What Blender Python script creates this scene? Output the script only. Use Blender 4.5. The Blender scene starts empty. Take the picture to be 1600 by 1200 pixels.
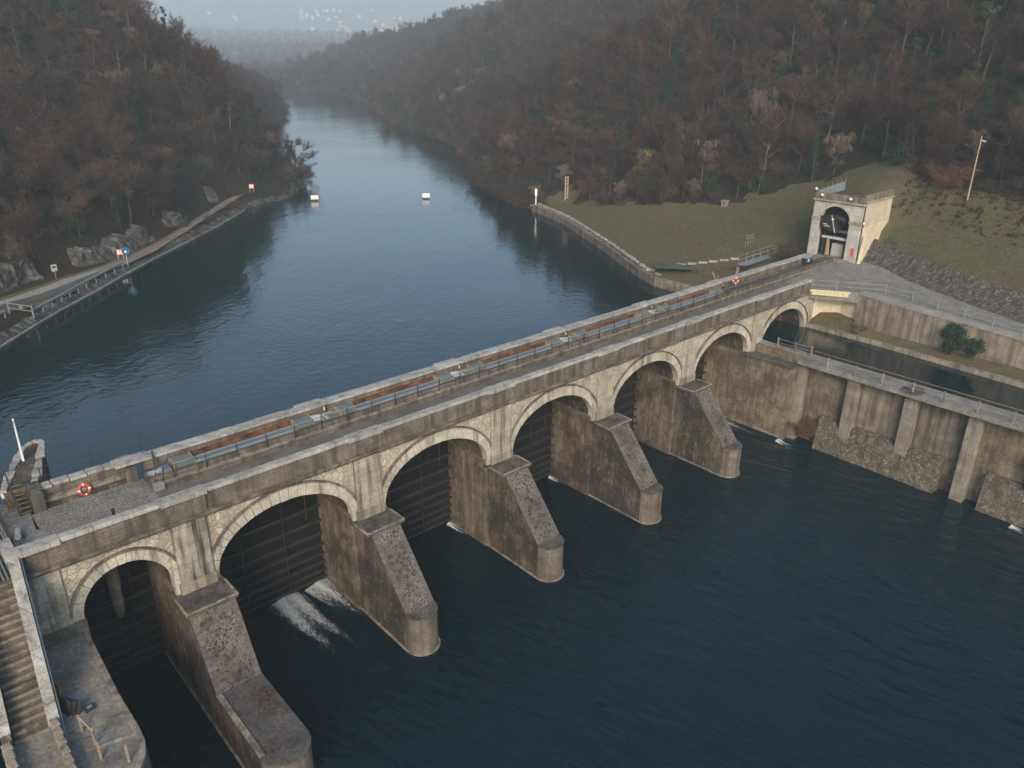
import bpy, bmesh, math, random
import numpy as np
from mathutils import Vector, Matrix
C = bpy.context.scene.collection
R = math.radians
# ------------------------------------------------------------------ camera, sky, sun, exposure
YAW, PITCH, ROLL = 0.7280, 0.4038, 0.0042
CAM = Vector((-23.5252, -41.987, 37.3919))
SUN_AZ, SUN_EL = R(221.0), R(30.0)          # azimuth from +Y towards +X
SUN_STRENGTH, SKY_STRENGTH, EXPOSURE = 2.4, 0.15, 0.68
HAZE_DENSITY = 0.00050
def setup_view():
    sc = bpy.context.scene
    cy, sy, cp, sp = math.cos(YAW), math.sin(YAW), math.cos(PITCH), math.sin(PITCH)
    d = Vector((sy*cp, cy*cp, -sp)); r = Vector((cy, -sy, 0)); u = r.cross(d)
    r2 = math.cos(ROLL)*r + math.sin(ROLL)*u; u2 = -math.sin(ROLL)*r + math.cos(ROLL)*u
    cam = bpy.data.cameras.new("camera"); o = bpy.data.objects.new("camera", cam); C.objects.link(o)
    m = Matrix((r2, u2, -d)).transposed().to_4x4(); m.translation = CAM; o.matrix_world = m
    cam.sensor_fit = 'HORIZONTAL'; cam.sensor_width = 36.0; cam.lens = 1219.17*36/1600
    cam.clip_start = 0.3; cam.clip_end = 20000
    sc.camera = o
    w = bpy.data.worlds.new("World"); sc.world = w; w.use_nodes = True
    nt = w.node_tree; bg = nt.nodes["Background"]
    sky = nt.nodes.new("ShaderNodeTexSky"); sky.sky_type = 'NISHITA'; sky.sun_disc = False
    sky.sun_elevation = SUN_EL; sky.sun_rotation = SUN_AZ
    sky.altitude = 200; sky.air_density = 1.0; sky.dust_density = 3.0; sky.ozone_density = 1.6
    mx = nt.nodes.new("ShaderNodeMix"); mx.data_type = 'RGBA'; mx.blend_type = 'MULTIPLY'; mx.inputs[0].default_value = 1.0
    mx.inputs[7].default_value = (0.84, 0.98, 1.0, 1); nt.links.new(sky.outputs[0], mx.inputs[6]); nt.links.new(mx.outputs[2], bg.inputs[0]); bg.inputs[1].default_value = SKY_STRENGTH
    L = bpy.data.lights.new("sun", 'SUN'); L.energy = SUN_STRENGTH; L.angle = R(20); L.color = (1.0, 0.765, 0.585)
    so = bpy.data.objects.new("sun", L); C.objects.link(so)
    s = Vector((math.sin(SUN_AZ)*math.cos(SUN_EL), math.cos(SUN_AZ)*math.cos(SUN_EL), math.sin(SUN_EL)))
    so.rotation_euler = s.to_track_quat('Z', 'Y').to_euler(); so.location = (0, -60, 90)
    sc.view_settings.view_transform = 'Standard'; sc.view_settings.look = 'None'
    sc.view_settings.exposure = EXPOSURE; sc.view_settings.gamma = 1.0; sc.view_settings.use_curve_mapping = False
    sc.cycles.use_denoising = True; sc.cycles.max_bounces = 6; sc.cycles.diffuse_bounces = 3
    sc.cycles.glossy_bounces = 3; sc.cycles.transparent_max_bounces = 8; sc.cycles.volume_bounces = 1
setup_view()

# ------------------------------------------------------------------ materials
class Mt:
    def __init__(s, name, rough=0.9, spec=0.3):
        s.m = bpy.data.materials.new(name); s.m.use_nodes = True; s.nt = s.m.node_tree; s.n = s.nt.nodes; s.l = s.nt.links
        s.b = s.n["Principled BSDF"]; s.b.inputs["Roughness"].default_value = rough
        s.b.inputs["Specular IOR Level"].default_value = spec
        s._pos = None
    def new(s, t): return s.n.new(t)
    def put(s, sock, v):
        if hasattr(v, 'is_linked') or hasattr(v, 'links'): s.l.new(v, sock)
        elif isinstance(v, (tuple, list)) and len(v) == 3 and sock.type == 'RGBA': sock.default_value = (*v, 1)
        else: sock.default_value = v
    def pos(s):
        if s._pos is None: s._pos = s.new("ShaderNodeNewGeometry").outputs["Position"]
        return s._pos
    def scaled(s, sx, sy, sz, v=None, rz=0.0):
        v = v or s.pos()
        if rz:
            q = s.new("ShaderNodeMapping"); s.l.new(v, q.inputs[0]); q.inputs["Rotation"].default_value = (0, 0, rz); v = q.outputs[0]
        m = s.new("ShaderNodeMapping"); s.l.new(v, m.inputs[0]); m.inputs["Scale"].default_value = (sx, sy, sz); return m.outputs[0]
    def wallvec(s):
        sp = s.new("ShaderNodeSeparateXYZ"); s.l.new(s.pos(), sp.inputs[0])
        a = s.math('ADD', sp.outputs[0], sp.outputs[1]); c = s.new("ShaderNodeCombineXYZ")
        s.l.new(a, c.inputs[0]); s.l.new(sp.outputs[2], c.inputs[1]); return c.outputs[0]
    def noise(s, scale, detail=4, vec=None, rough=0.55, dist=0.0):
        t = s.new("ShaderNodeTexNoise"); s.l.new(vec or s.pos(), t.inputs["Vector"]); t.inputs["Scale"].default_value = scale
        t.inputs["Detail"].default_value = detail; t.inputs["Roughness"].default_value = rough; t.inputs["Distortion"].default_value = dist
        return t.outputs[0]
    def vor(s, scale, feature='F1', vec=None, rnd=1.0):
        t = s.new("ShaderNodeTexVoronoi"); t.feature = feature; s.l.new(vec or s.pos(), t.inputs["Vector"])
        t.inputs["Scale"].default_value = scale; t.inputs["Randomness"].default_value = rnd; return t.outputs
    def ramp(s, fac, stops):
        r = s.new("ShaderNodeValToRGB"); s.l.new(fac, r.inputs[0]); e = r.color_ramp.elements
        while len(e) < len(stops): e.new(0.5)
        for i, (p, c) in enumerate(stops):
            e[i].position = p; e[i].color = (c, c, c, 1) if not isinstance(c, tuple) else (*c, 1)
        return r.outputs[0]
    def mix(s, fac, a, b, mode='MIX'):
        m = s.new("ShaderNodeMix"); m.data_type = 'RGBA'; m.blend_type = mode
        s.put(m.inputs[0], fac); s.put(m.inputs[6], a); s.put(m.inputs[7], b); return m.outputs[2]
    def math(s, op, a, b=0.0):
        m = s.new("ShaderNodeMath"); m.operation = op; s.put(m.inputs[0], a); s.put(m.inputs[1], b); return m.outputs[0]
    def brick(s, w, h, mortar=0.02, offset=0.5, vec=None):
        t = s.new("ShaderNodeTexBrick"); s.l.new(vec or s.wallvec(), t.inputs[0]); t.offset = offset
        t.inputs["Scale"].default_value = 1.0; t.inputs["Mortar Size"].default_value = mortar; t.inputs["Brick Width"].default_value = w
        t.inputs["Row Height"].default_value = h; t.inputs["Color1"].default_value = (0.2, 0.2, 0.2, 1); t.inputs["Color2"].default_value = (0.9, 0.9, 0.9, 1)
        t.inputs["Mortar Smooth"].default_value = 0.2; return t.outputs[0], t.outputs[1]
    def out(s, col, height=None, strength=0.5, dist=0.05, rough=None):
        s.put(s.b.inputs["Base Color"], col)
        if rough is not None: s.put(s.b.inputs["Roughness"], rough)
        if height is not None:
            b = s.new("ShaderNodeBump"); b.inputs["Strength"].default_value = strength; b.inputs["Distance"].default_value = dist
            s.l.new(height, b.inputs["Height"]); s.l.new(b.outputs[0], s.b.inputs["Normal"])
        return s.m

def k3(c, f): return tuple(x*f for x in c)
def stone_block(name, lo, hi, bw=0.9, bh=0.45, stain=0.6, stain_lo=0.52, joint=0.55, mort=0.012, streak=(0.05, 0.042, 0.036)):
    m = Mt(name)
    base = m.ramp(m.noise(0.9, 6), [(0.3, lo), (0.7, hi)])
    bc, bf = m.brick(bw, bh, mort)
    var = m.ramp(bc, [(0.0, 0.78), (1.0, 1.12)])
    base = m.mix(1.0, base, var, 'MULTIPLY')
    base = m.mix(m.math('MULTIPLY', bf, joint), base, k3(lo, 0.45))
    fine = m.ramp(m.noise(9, 5), [(0.3, 0.72), (0.7, 1.2)])
    base = m.mix(1.0, base, fine, 'MULTIPLY')
    st = m.ramp(m.noise(1.0, 5, m.scaled(2.0, 2.0, 0.15)), [(stain_lo, 0.0), (stain_lo+0.16, 1.0)])
    base = m.mix(m.math('MULTIPLY', st, stain), base, streak)
    li = m.ramp(m.noise(2.2, 6, rough=0.7), [(0.60, 0.0), (0.70, 0.5)])
    base = m.mix(li, base, (0.075, 0.068, 0.058))
    h = m.math('SUBTRACT', m.noise(7, 5), m.math('MULTIPLY', bf, 0.6))
    return m.out(base, h, 0.55, 0.05)
M = {}
M['ashlar'] = stone_block('pale_ashlar', (0.26, 0.225, 0.175), (0.44, 0.40, 0.325), 1.1, 0.5, 0.75, 0.51)
M['stained'] = stone_block('sooty_ashlar', (0.22, 0.19, 0.15), (0.40, 0.36, 0.30), 1.1, 0.6, 0.95, 0.42, 0.55, 0.015, (0.018, 0.016, 0.014))
M['ring'] = stone_block('arch_stone', (0.33, 0.295, 0.235), (0.52, 0.475, 0.40), 5.0, 5.0, 0.6, 0.53, 0.0)
M['parapet'] = stone_block('parapet_stone', (0.105, 0.085, 0.067), (0.205, 0.173, 0.140), 0.7, 0.22, 0.75, 0.46, 0.35)
M['coping'] = stone_block('coping_stone', (0.25, 0.235, 0.208), (0.42, 0.40, 0.365), 2.0, 9.0, 0.55, 0.52, 0.7, 0.02)
M['upwall'] = stone_block('upstream_wall_stone', (0.10, 0.082, 0.066), (0.19, 0.16, 0.13), 1.0, 0.3, 0.7, 0.46, 0.4)
M['string'] = stone_block('string_course_stone', (0.10, 0.085, 0.068), (0.24, 0.20, 0.16), 1.6, 9.0, 0.75, 0.44, 0.4)
M['nose'] = stone_block('nose_stone', (0.09, 0.073, 0.056), (0.19, 0.16, 0.122), 0.8, 0.36, 0.6, 0.48, 0.5)
M['quoin'] = stone_block('quoin_stone', (0.085, 0.07, 0.062), (0.16, 0.138, 0.122), 0.7, 0.34, 0.45, 0.5, 0.6, 0.02)
M['plinth'] = stone_block('waterline_stone', (0.19, 0.16, 0.122), (0.31, 0.268, 0.21), 1.4, 9.0, 0.7, 0.47, 0.4)
M['gatehouse'] = stone_block('gatehouse_stone', (0.35, 0.33, 0.29), (0.47, 0.45, 0.41), 1.2, 0.55, 0.25, 0.6, 0.35)
M['render'] = stone_block('sunlit_and_beige_wall', (0.52, 0.43, 0.31), (0.62, 0.54, 0.41), 9.0, 9.0, 0.25, 0.62, 0.0)  # gatehouse side wall's sunlight put into colour; also the abutment's own beige
M['concrete_old'] = stone_block('weathered_concrete', (0.075, 0.064, 0.051), (0.19, 0.163, 0.128), 4.0, 1.6, 0.75, 0.43, 0.2)
M['retaining'] = stone_block('retaining_concrete', (0.14, 0.108, 0.08), (0.29, 0.238, 0.185), 6.0, 9.0, 0.6, 0.44, 0.15)
M['buttress'] = stone_block('buttress_stone', (0.17, 0.145, 0.115), (0.28, 0.245, 0.2), 1.2, 0.6, 0.55, 0.5, 0.3)

def rubble(name, lo, hi, mortar, scale, mlo, mhi, jit=0.25, patch=None, stain=0.3):
    m = Mt(name)
    v = m.new("ShaderNodeVectorMath"); v.operation = 'ADD'; m.l.new(m.pos(), v.inputs[0])
    nz = m.new("ShaderNodeTexNoise"); nz.inputs["Scale"].default_value = 1.7; m.l.new(m.pos(), nz.inputs[0])
    sc = m.new("ShaderNodeVectorMath"); sc.operation = 'SCALE'; m.l.new(nz.outputs[1], sc.inputs[0]); sc.inputs[3].default_value = jit
    m.l.new(sc.outputs[0], v.inputs[1]); vec = v.outputs[0]
    d = m.vor(scale, 'DISTANCE_TO_EDGE', vec)[0]; c = m.vor(scale, 'F1', vec)[1]
    cell = m.new("ShaderNodeSeparateColor"); m.l.new(c, cell.inputs[0])
    base = m.ramp(cell.outputs[0], [(0.0, lo), (1.0, hi)])
    base = m.mix(1.0, base, m.ramp(m.noise(8, 5), [(0.3, 0.7), (0.7, 1.25)]), 'MULTIPLY')
    edge = m.ramp(d, [(mlo, 1.0), (mhi, 0.0)])
    if patch: edge = m.math('MULTIPLY', edge, m.ramp(m.noise(0.45, 4), [(patch-0.1, 0.15), (patch+0.08, 1.0)]))
    base = m.mix(edge, base, mortar)
    st = m.ramp(m.noise(1.0, 5, m.scaled(1.1, 1.1, 0.2)), [(0.52, 0.0), (0.7, 1.0)])
    base = m.mix(m.math('MULTIPLY', st, stain), base, k3(lo, 0.4))
    return m.out(base, m.math('ADD', m.ramp(d, [(0.0, 0.0), (0.12, 1.0)]), m.math('MULTIPLY', m.noise(9, 4), 0.5)), 0.6, 0.05)
M['spandrel'] = rubble('spandrel_rubble', (0.335, 0.285, 0.22), (0.47, 0.415, 0.335), (0.24, 0.20, 0.155), 2.4, 0.012, 0.05, stain=0.6)
M['slope'] = rubble('pier_rubble', (0.035, 0.029, 0.026), (0.115, 0.096, 0.082), (0.225, 0.20, 0.175), 4.3, 0.0, 0.13, jit=.4, patch=0.46)
M['bank_rubble'] = rubble('bank_rubble', (0.07, 0.06, 0.053), (0.15, 0.13, 0.115), (0.035, 0.03, 0.025), 3.0, 0.0, 0.16, jit=.5, stain=0.5)
M['footing'] = rubble('footing_rubble', (0.075, 0.062, 0.048), (0.19, 0.158, 0.12), (0.05, 0.042, 0.034), 3.6, 0.0, 0.10, jit=0.5, stain=0.6)
M['cliff'] = rubble('grey_rock', (0.05, 0.047, 0.042), (0.135, 0.13, 0.118), (0.026, 0.026, 0.02), 1.1, 0.0, 0.16, jit=1.8, stain=0.85)

def streaked(name, lo, mid, hi, dark=0.6):
    m = Mt(name)
    base = m.mix(0.45, m.ramp(m.noise(1.2, 7, m.scaled(2.0, 2.0, 0.2), 0.65), [(0.28, lo), (0.5, mid), (0.72, hi)]), m.ramp(m.noise(1.5, 9, m.scaled(1, 1, 0.7), 0.75), [(0.32, k3(lo, .8)), (0.5, mid), (0.68, hi)]))
    big = m.ramp(m.noise(0.33, 5, None, 0.65), [(0.42, 1.0), (0.56, 0.0)])
    base = m.mix(m.math('MULTIPLY', big, dark), base, k3(lo, 0.7))
    sp = m.ramp(m.noise(3.2, 4, m.scaled(1.5, 1.5, 0.55)), [(0.64, 0.0), (0.69, 1.0)])
    base = m.mix(m.math('MULTIPLY', sp, 0.55), base, (0.33, 0.29, 0.22))
    base = m.mix(1.0, base, m.ramp(m.noise(12, 4), [(0.3, 0.7), (0.7, 1.25)]), 'MULTIPLY')
    bc, bf = m.brick(1.5, 0.5, 0.012)
    base = m.mix(m.math('MULTIPLY', bf, 0.35), base, k3(lo, 0.5))
    return m.out(base, m.math('SUBTRACT', m.noise(5, 6, m.scaled(1.5, 1.5, 0.6)), m.math('MULTIPLY', bf, 0.3)), 0.7, 0.06)
M['pier'] = streaked('streaked_pier_stone', (0.028, 0.023, 0.019), (0.082, 0.065, 0.050), (0.25, 0.20, 0.15), 0.8)
M['pier_inner'] = streaked('ochre_pier_stone', (0.036, 0.029, 0.023), (0.115, 0.090, 0.066), (0.31, 0.25, 0.18), 0.75)
M['riverwall'] = streaked('streaked_river_wall', (0.055, 0.042, 0.031), (0.165, 0.125, 0.085), (0.36, 0.285, 0.195), 0.6)

def ground(name, stops, scale=0.5, fine=6, bstr=0.6, bdist=0.1, speck=None):
    m = Mt(name, 0.95, 0.1)
    base = m.ramp(m.noise(scale, 8, rough=0.65), stops)
    base = m.mix(1.0, base, m.ramp(m.noise(fine, 6, rough=0.7), [(0.28, 0.5), (0.72, 1.5)]), 'MULTIPLY')
    if speck: base = m.mix(m.ramp(m.noise(speck[0], 2), [(speck[1], 0.0), (speck[1]+0.05, 1.0)]), base, speck[2])
    return m.out(base, m.noise(fine, 6, rough=0.7), bstr, bdist)
M['gravel'] = ground('grey_gravel', [(0.3, (0.13, 0.119, 0.105)), (0.7, (0.225, 0.208, 0.184))], 0.9, 9, 1.0, 0.08, (8, 0.60, (0.38, 0.36, 0.325)))
M['ballast'] = ground('dark_ballast', [(0.3, (0.095, 0.085, 0.076)), (0.7, (0.175, 0.159, 0.142))], 0.6, 12, 0.8, 0.05)
M['concrete'] = ground('grey_concrete', [(0.3, (0.10, 0.092, 0.08)), (0.5, (0.18, 0.167, 0.147)), (0.72, (0.27, 0.25, 0.22))], 0.45, 5, 0.3, 0.03)
M['concrete_pale'] = ground('pale_concrete', [(0.3, (0.17, 0.158, 0.14)), (0.7, (0.29, 0.272, 0.245))], 0.5, 6, 0.3, 0.02)
M['wetconcrete'] = ground('dark_concrete_top', [(0.35, (0.055, 0.05, 0.048)), (0.7, (0.115, 0.107, 0.102))], 0.6, 6, 0.3, 0.03)
M['captop'] = ground('pier_cap_stone', [(0.35, (0.04, 0.036, 0.032)), (0.65, (0.125, 0.112, 0.098))], 1.1, 7, 0.4, 0.04)
M['pathdirt'] = ground('dirt_path', [(0.3, (0.14, 0.108, 0.09)), (0.7, (0.23, 0.19, 0.165))], 0.4, 5, 0.4, 0.05)
M['pathgrey'] = ground('pale_path', [(0.3, (0.19, 0.18, 0.165)), (0.7, (0.27, 0.255, 0.235))], 0.4, 5, 0.4, 0.05)
M['asphalt'] = ground('dark_asphalt', [(0.3, (0.06, 0.057, 0.055)), (0.7, (0.095, 0.09, 0.086))], 0.4, 6, 0.3, 0.03)
def grassmat():
    m = Mt('winter_turf', 0.95, 0.1)
    base = m.ramp(m.noise(0.22, 7, rough=0.68), [(0.30, (0.095, 0.074, 0.046)), (0.46, (0.125, 0.100, 0.054)), (0.57, (0.098, 0.104, 0.042)), (0.72, (0.135, 0.098, 0.062))])
    red = m.ramp(m.noise(0.6, 6, rough=0.7), [(0.55, 0.0), (0.70, 0.7)])
    base = m.mix(red, base, (0.085, 0.056, 0.041))
    base = m.mix(1.0, base, m.ramp(m.noise(5, 6, rough=0.75), [(0.3, 0.5), (0.7, 1.5)]), 'MULTIPLY')
    base = m.mix(m.ramp(m.noise(2.6, 2), [(0.73, 0.0), (0.76, 0.8)]), base, (0.25, 0.225, 0.185))
    return m.out(base, m.noise(4, 6, rough=0.75), 1.0, 0.25)
M['grass'] = grassmat()
M['forest_floor'] = ground('leaf_litter', [(0.3, (0.018, 0.013, 0.010)), (0.5, (0.040, 0.028, 0.021)), (0.62, (0.022, 0.025, 0.014)), (0.75, (0.062, 0.042, 0.029))], 0.12, 1.6, 1.0, 0.6)
M['far_ground'] = ground('distant_ground', [(0.35, (0.05, 0.052, 0.045)), (0.65, (0.10, 0.095, 0.08))], 0.006, 0.03, 0.2, 2.0)

def flat(name, col, rough=0.6, metal=0.0, var=0.25, scale=3.0, rust=None):
    m = Mt(name, rough, 0.4 if rough < .8 else .1); m.b.inputs["Metallic"].default_value = metal
    base = m.mix(1.0, col, m.ramp(m.noise(scale, 5, rough=0.65), [(0.3, 1-var), (0.7, 1+var)]), 'MULTIPLY')
    if rust: base = m.mix(m.ramp(m.noise(1.3, 6, rough=0.7), [(rust, 0.0), (rust+0.12, 0.9)]), base, (0.11, 0.045, 0.02))
    return m.out(base, m.noise(scale*2, 4), 0.2, 0.02)
M['gate_steel'] = flat('dark_gate_steel', (0.010, 0.0095, 0.009), 0.9, 0.0, 0.5, 1.2, 0.66)
M['gate_rib'] = flat('gate_girder_steel', (0.026, 0.025, 0.024), 0.85, 0.0, 0.4, 1.5, 0.66)
M['blue_plate'] = flat('blue_grey_plate', (0.135, 0.165, 0.185), 0.35, 0.0, 0.2, 0.9)
M['green_lid'] = flat('green_grey_lid', (0.12, 0.142, 0.138), 0.4, 0.0, 0.2, 1.2)
M['yellow_trim'] = flat('yellow_edging', (0.22, 0.18, 0.095), 0.6, 0, 0.3, 3)
M['rust'] = flat('rusty_steel', (0.135, 0.056, 0.031), 0.85, 0, 0.8, 1.6)
M['dark_steel'] = flat('dark_steel', (0.035, 0.034, 0.036), 0.5, 0.0, 0.3)
M['grey_steel'] = flat('galvanised_steel', (0.26, 0.28, 0.285), 0.45, 0.3, 0.2)
M['rail_blue'] = flat('blue_grey_rail', (0.20, 0.235, 0.25), 0.5, 0.1, 0.2)
M['pale_steel'] = flat('pale_grey_paint', (0.42, 0.42, 0.40), 0.5, 0, 0.2)
M['white'] = flat('white_paint', (0.78, 0.76, 0.73), 0.5, 0, 0.08)
M['pink'] = flat('faded_red_paint', (0.72, 0.48, 0.40), 0.6, 0, 0.1)
M['red'] = flat('red_orange', (0.56, 0.06, 0.03), 0.45, 0, 0.15)
M['orange'] = flat('orange_board', (0.40, 0.12, 0.035), 0.6, 0, 0.25)
M['blue'] = flat('blue_sign', (0.012, 0.11, 0.24), 0.4, 0, 0.1)
M['blue_cover'] = flat('blue_cover', (0.17, 0.28, 0.38), 0.5, 0, 0.1)
M['black'] = flat('black_rubber', (0.012, 0.012, 0.013), 0.6, 0, 0.2)
M['wood'] = flat('weathered_wood', (0.27, 0.20, 0.14), 0.85, 0, 0.3, 6)
M['leaf_brown'] = flat('dead_leaf_brown', (0.085, 0.055, 0.034), 0.9, 0, 0.4)
M['pole_wood'] = flat('pale_pole_wood', (0.42, 0.33, 0.22), 0.8, 0, 0.2, 6)
M['yellow_beam'] = flat('pale_yellow_concrete', (0.50, 0.46, 0.29), 0.8, 0, 0.2, 3)
M['rod'] = flat('old_rust', (0.07, 0.032, 0.022), 0.9, 0, 0.4)
M['net'] = flat('green_net', (0.06, 0.072, 0.056), 0.8, 0, 0.2, 6)
M['lamp'] = flat('lamp_glass', (0.75, 0.78, 0.8), 0.15, 0, 0.03)
M['cabinet'] = flat('cream_cabinet', (0.36, 0.345, 0.30), 0.5, 0, 0.1)
M['dark_inside'] = flat('dark_inner_wall', (0.06, 0.052, 0.045), 0.9, 0, 0.4)  # much darker tone than the front, for the gatehouse's inner walls
M['house_wall'] = flat('house_plaster', (0.50, 0.37, 0.28), 0.9, 0, 0.25, 0.02)
M['house_roof'] = flat('house_tile', (0.42, 0.20, 0.13), 0.9, 0, 0.25, 0.02)
M['foam'] = flat('white_foam', (0.72, 0.76, 0.78), 0.6, 0, 0.15, 6)

def water(name, col, layers, rough=0.04, ior=1.4, spec=0.5):
    m = Mt(name, rough, spec); m.b.inputs["IOR"].default_value = ior
    h = None
    for (sx, sy, rz, sc, det, amp) in layers:
        n = m.math('MULTIPLY', m.noise(sc, det, m.scaled(sx, sy, 1, None, rz), 0.5, 0.3), amp)
        h = n if h is None else m.math('ADD', h, n)
    patch = m.ramp(m.noise(0.03, 3), [(0.35, 0.35), (0.65, 1.0)])
    h = m.math('MULTIPLY', h, patch)
    b = m.new("ShaderNodeBump"); b.inputs["Strength"].default_value = 1.0; b.inputs["Distance"].default_value = 1.0
    m.l.new(h, b.inputs["Height"]); m.l.new(b.outputs[0], m.b.inputs["Normal"])
    m.put(m.b.inputs["Base Color"], col); return m.m
M['pool'] = water('pool_water', (0.0005, 0.012, 0.013), [(1, 1, 0.5, 1.3, 3, 0.040), (1, 0.45, 0.9, 0.25, 3, 0.08)], 0.05, 1.5)
M['tail'] = water('tail_water', (0.0, 0.009, 0.014), [(1.5, 0.42, -0.284, 0.7, 2, 0.36), (1.6, 0.7, -0.4, 2.2, 2, 0.02), (1, 1, 0, 0.14, 2, 0.20)], 0.02, 1.33, 0.40)

def twig(name, stops, f=1.0):
    m = Mt(name, 0.9, 0.1)
    oi = m.new("ShaderNodeObjectInfo").outputs["Random"]
    return m.out(m.ramp(oi, [(p, k3(c, f)) for p, c in stops]))
PUR = [(0.0, (0.115, 0.070, 0.054)), (0.25, (0.165, 0.094, 0.067)), (0.45, (0.09, 0.066, 0.055)), (0.65, (0.195, 0.108, 0.072)), (0.85, (0.24, 0.155, 0.108)), (1.0, (0.095, 0.078, 0.053))]
M['twigs'] = twig('bare_twigs', [(p_, (c_[0]*.96, c_[1]*.98, c_[2]*1.03)) for p_, c_ in PUR], 0.44)
M['bark'] = twig('tree_bark', [(0.0, (0.05, 0.04, 0.034)), (0.7, (0.075, 0.062, 0.052)), (0.95, (0.10, 0.086, 0.073)), (1.0, (0.15, 0.13, 0.11))])
M['shrub_twigs'] = twig('shrub_twigs', [(0.0, (0.045, 0.032, 0.026)), (0.35, (0.07, 0.044, 0.034)), (0.6, (0.042, 0.038, 0.025)), (0.85, (0.09, 0.052, 0.036)), (1.0, (0.11, 0.082, 0.06))])
M['vine'] = twig('dry_vines', [(0.0, (0.125, 0.088, 0.068)), (1.0, (0.165, 0.118, 0.094))])
M['ivy'] = twig('ivy_leaves', [(0.0, (0.016, 0.034, 0.024)), (0.5, (0.024, 0.046, 0.030)), (1.0, (0.045, 0.062, 0.030))])
M['yellow_leaf'] = twig('yellow_green_leaves', [(0.0, (0.15, 0.16, 0.045)), (1.0, (0.17, 0.165, 0.05))])
M['evergreen'] = twig('evergreen_leaves', [(0.0, (0.020, 0.045, 0.028)), (1.0, (0.03, 0.058, 0.034))])
M['redbrown'] = twig('red_brown_twigs', [(0.0, (0.115, 0.055, 0.038)), (1.0, (0.13, 0.065, 0.045))])
M['turf_blade'] = twig('turf_tufts', [(0.0, (0.115, 0.09, 0.045)), (0.5, (0.09, 0.088, 0.034)), (1.0, (0.135, 0.092, 0.054))])

# ------------------------------------------------------------------ mesh helpers
class MB:
    def __init__(s): s.v = []; s.f = []
    def add(s, vs, fs):
        o = len(s.v); s.v += [tuple(map(float, v)) for v in vs]; s.f += [tuple(i+o for i in f) for f in fs]; return s
    def box(s, x0, x1, y0, y1, z0, z1):
        return s.add([(x, y, z) for z in (z0, z1) for y in (y0, y1) for x in (x0, x1)],
                     [(0, 2, 3, 1), (4, 5, 7, 6), (0, 1, 5, 4), (2, 6, 7, 3), (0, 4, 6, 2), (1, 3, 7, 5)])
    def obox(s, c, half, rz=0.0, rx=0.0, ry=0.0):
        m = Matrix.Rotation(rz, 3, 'Z') @ Matrix.Rotation(ry, 3, 'Y') @ Matrix.Rotation(rx, 3, 'X')
        vs = [Vector(c) + m @ Vector((x*half[0], y*half[1], z*half[2])) for z in (-1, 1) for y in (-1, 1) for x in (-1, 1)]
        return s.add(vs, [(0, 2, 3, 1), (4, 5, 7, 6), (0, 1, 5, 4), (2, 6, 7, 3), (0, 4, 6, 2), (1, 3, 7, 5)])
    def prism(s, pts, axis, a, b):
        n = len(pts); g = {'x': lambda p, t: (t, p[0], p[1]), 'y': lambda p, t: (p[0], t, p[1]), 'z': lambda p, t: (p[0], p[1], t)}[axis]
        vs = [g(p, a) for p in pts] + [g(p, b) for p in pts]
        return s.add(vs, [tuple(range(n))[::-1], tuple(range(n, 2*n))] + [(i, (i+1) % n, n+(i+1) % n, n+i) for i in range(n)])
    def wallstrip(s, top, bot):        # quad strip between two polylines (no thickness)
        n = len(top); return s.add(list(top)+list(bot), [(i, i+1, n+i+1, n+i) for i in range(n-1)])
    def tube(s, pts, r, n=6, cap=True):
        pts = [Vector(p) for p in pts]; rs = r if isinstance(r, (list, tuple)) else [r]*len(pts); vs = []
        for i, p in enumerate(pts):
            d = (pts[min(i+1, len(pts)-1)] - pts[max(i-1, 0)]).normalized()
            a = d.orthogonal().normalized() if i == 0 else (a - d*a.dot(d)).normalized()
            b = d.cross(a)
            vs += [p + rs[i]*(math.cos(2*math.pi*k/n)*a + math.sin(2*math.pi*k/n)*b) for k in range(n)]
        fs = [(i*n+k, i*n+(k+1) % n, (i+1)*n+(k+1) % n, (i+1)*n+k) for i in range(len(pts)-1) for k in range(n)]
        if cap: fs += [tuple(range(n))[::-1], tuple((len(pts)-1)*n+k for k in range(n))]
        return s.add(vs, fs)
    def torus(s, c, Rr, r, ax=(0, 1, 0), n=28, k=10):
        z = Vector(ax).normalized(); x = z.orthogonal().normalized(); y = z.cross(x); c = Vector(c); vs = []
        for i in range(n):
            t = 2*math.pi*i/n; d = math.cos(t)*x + math.sin(t)*y
            vs += [c + d*(Rr + r*math.cos(2*math.pi*j/k)) + z*(r*math.sin(2*math.pi*j/k)) for j in range(k)]
        return s.add(vs, [(i*k+j, ((i+1) % n)*k+j, ((i+1) % n)*k+(j+1) % k, i*k+(j+1) % k) for i in range(n) for j in range(k)])
    def build(s, name, mat, parent=None, bevel=0.0, smooth=False, recalc=True):
        me = bpy.data.meshes.new(name); off = Vector(parent['_o']) if parent is not None else Vector((0, 0, 0))
        me.from_pydata([Vector(v)-off for v in s.v], [], s.f); me.materials.append(mat if not isinstance(mat, str) else M[mat])
        if recalc or bevel:
            bm = bmesh.new(); bm.from_mesh(me)
            if recalc: bmesh.ops.recalc_face_normals(bm, faces=bm.faces)
            if bevel:
                ed = [e for e in bm.edges if len(e.link_faces) == 2 and e.calc_face_angle(0) > 0.6]
                bmesh.ops.bevel(bm, geom=ed, offset=bevel, segments=1, affect='EDGES', clamp_overlap=True)
            bm.to_mesh(me); bm.free()
        if smooth: me.polygons.foreach_set('use_smooth', [True]*len(me.polygons))
        o = bpy.data.objects.new(name, me); C.objects.link(o)
        if parent is not None:
            o.parent = parent; o['_o'] = parent['_o']
        else: o['_o'] = (0.0, 0.0, 0.0)
        return o
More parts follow.
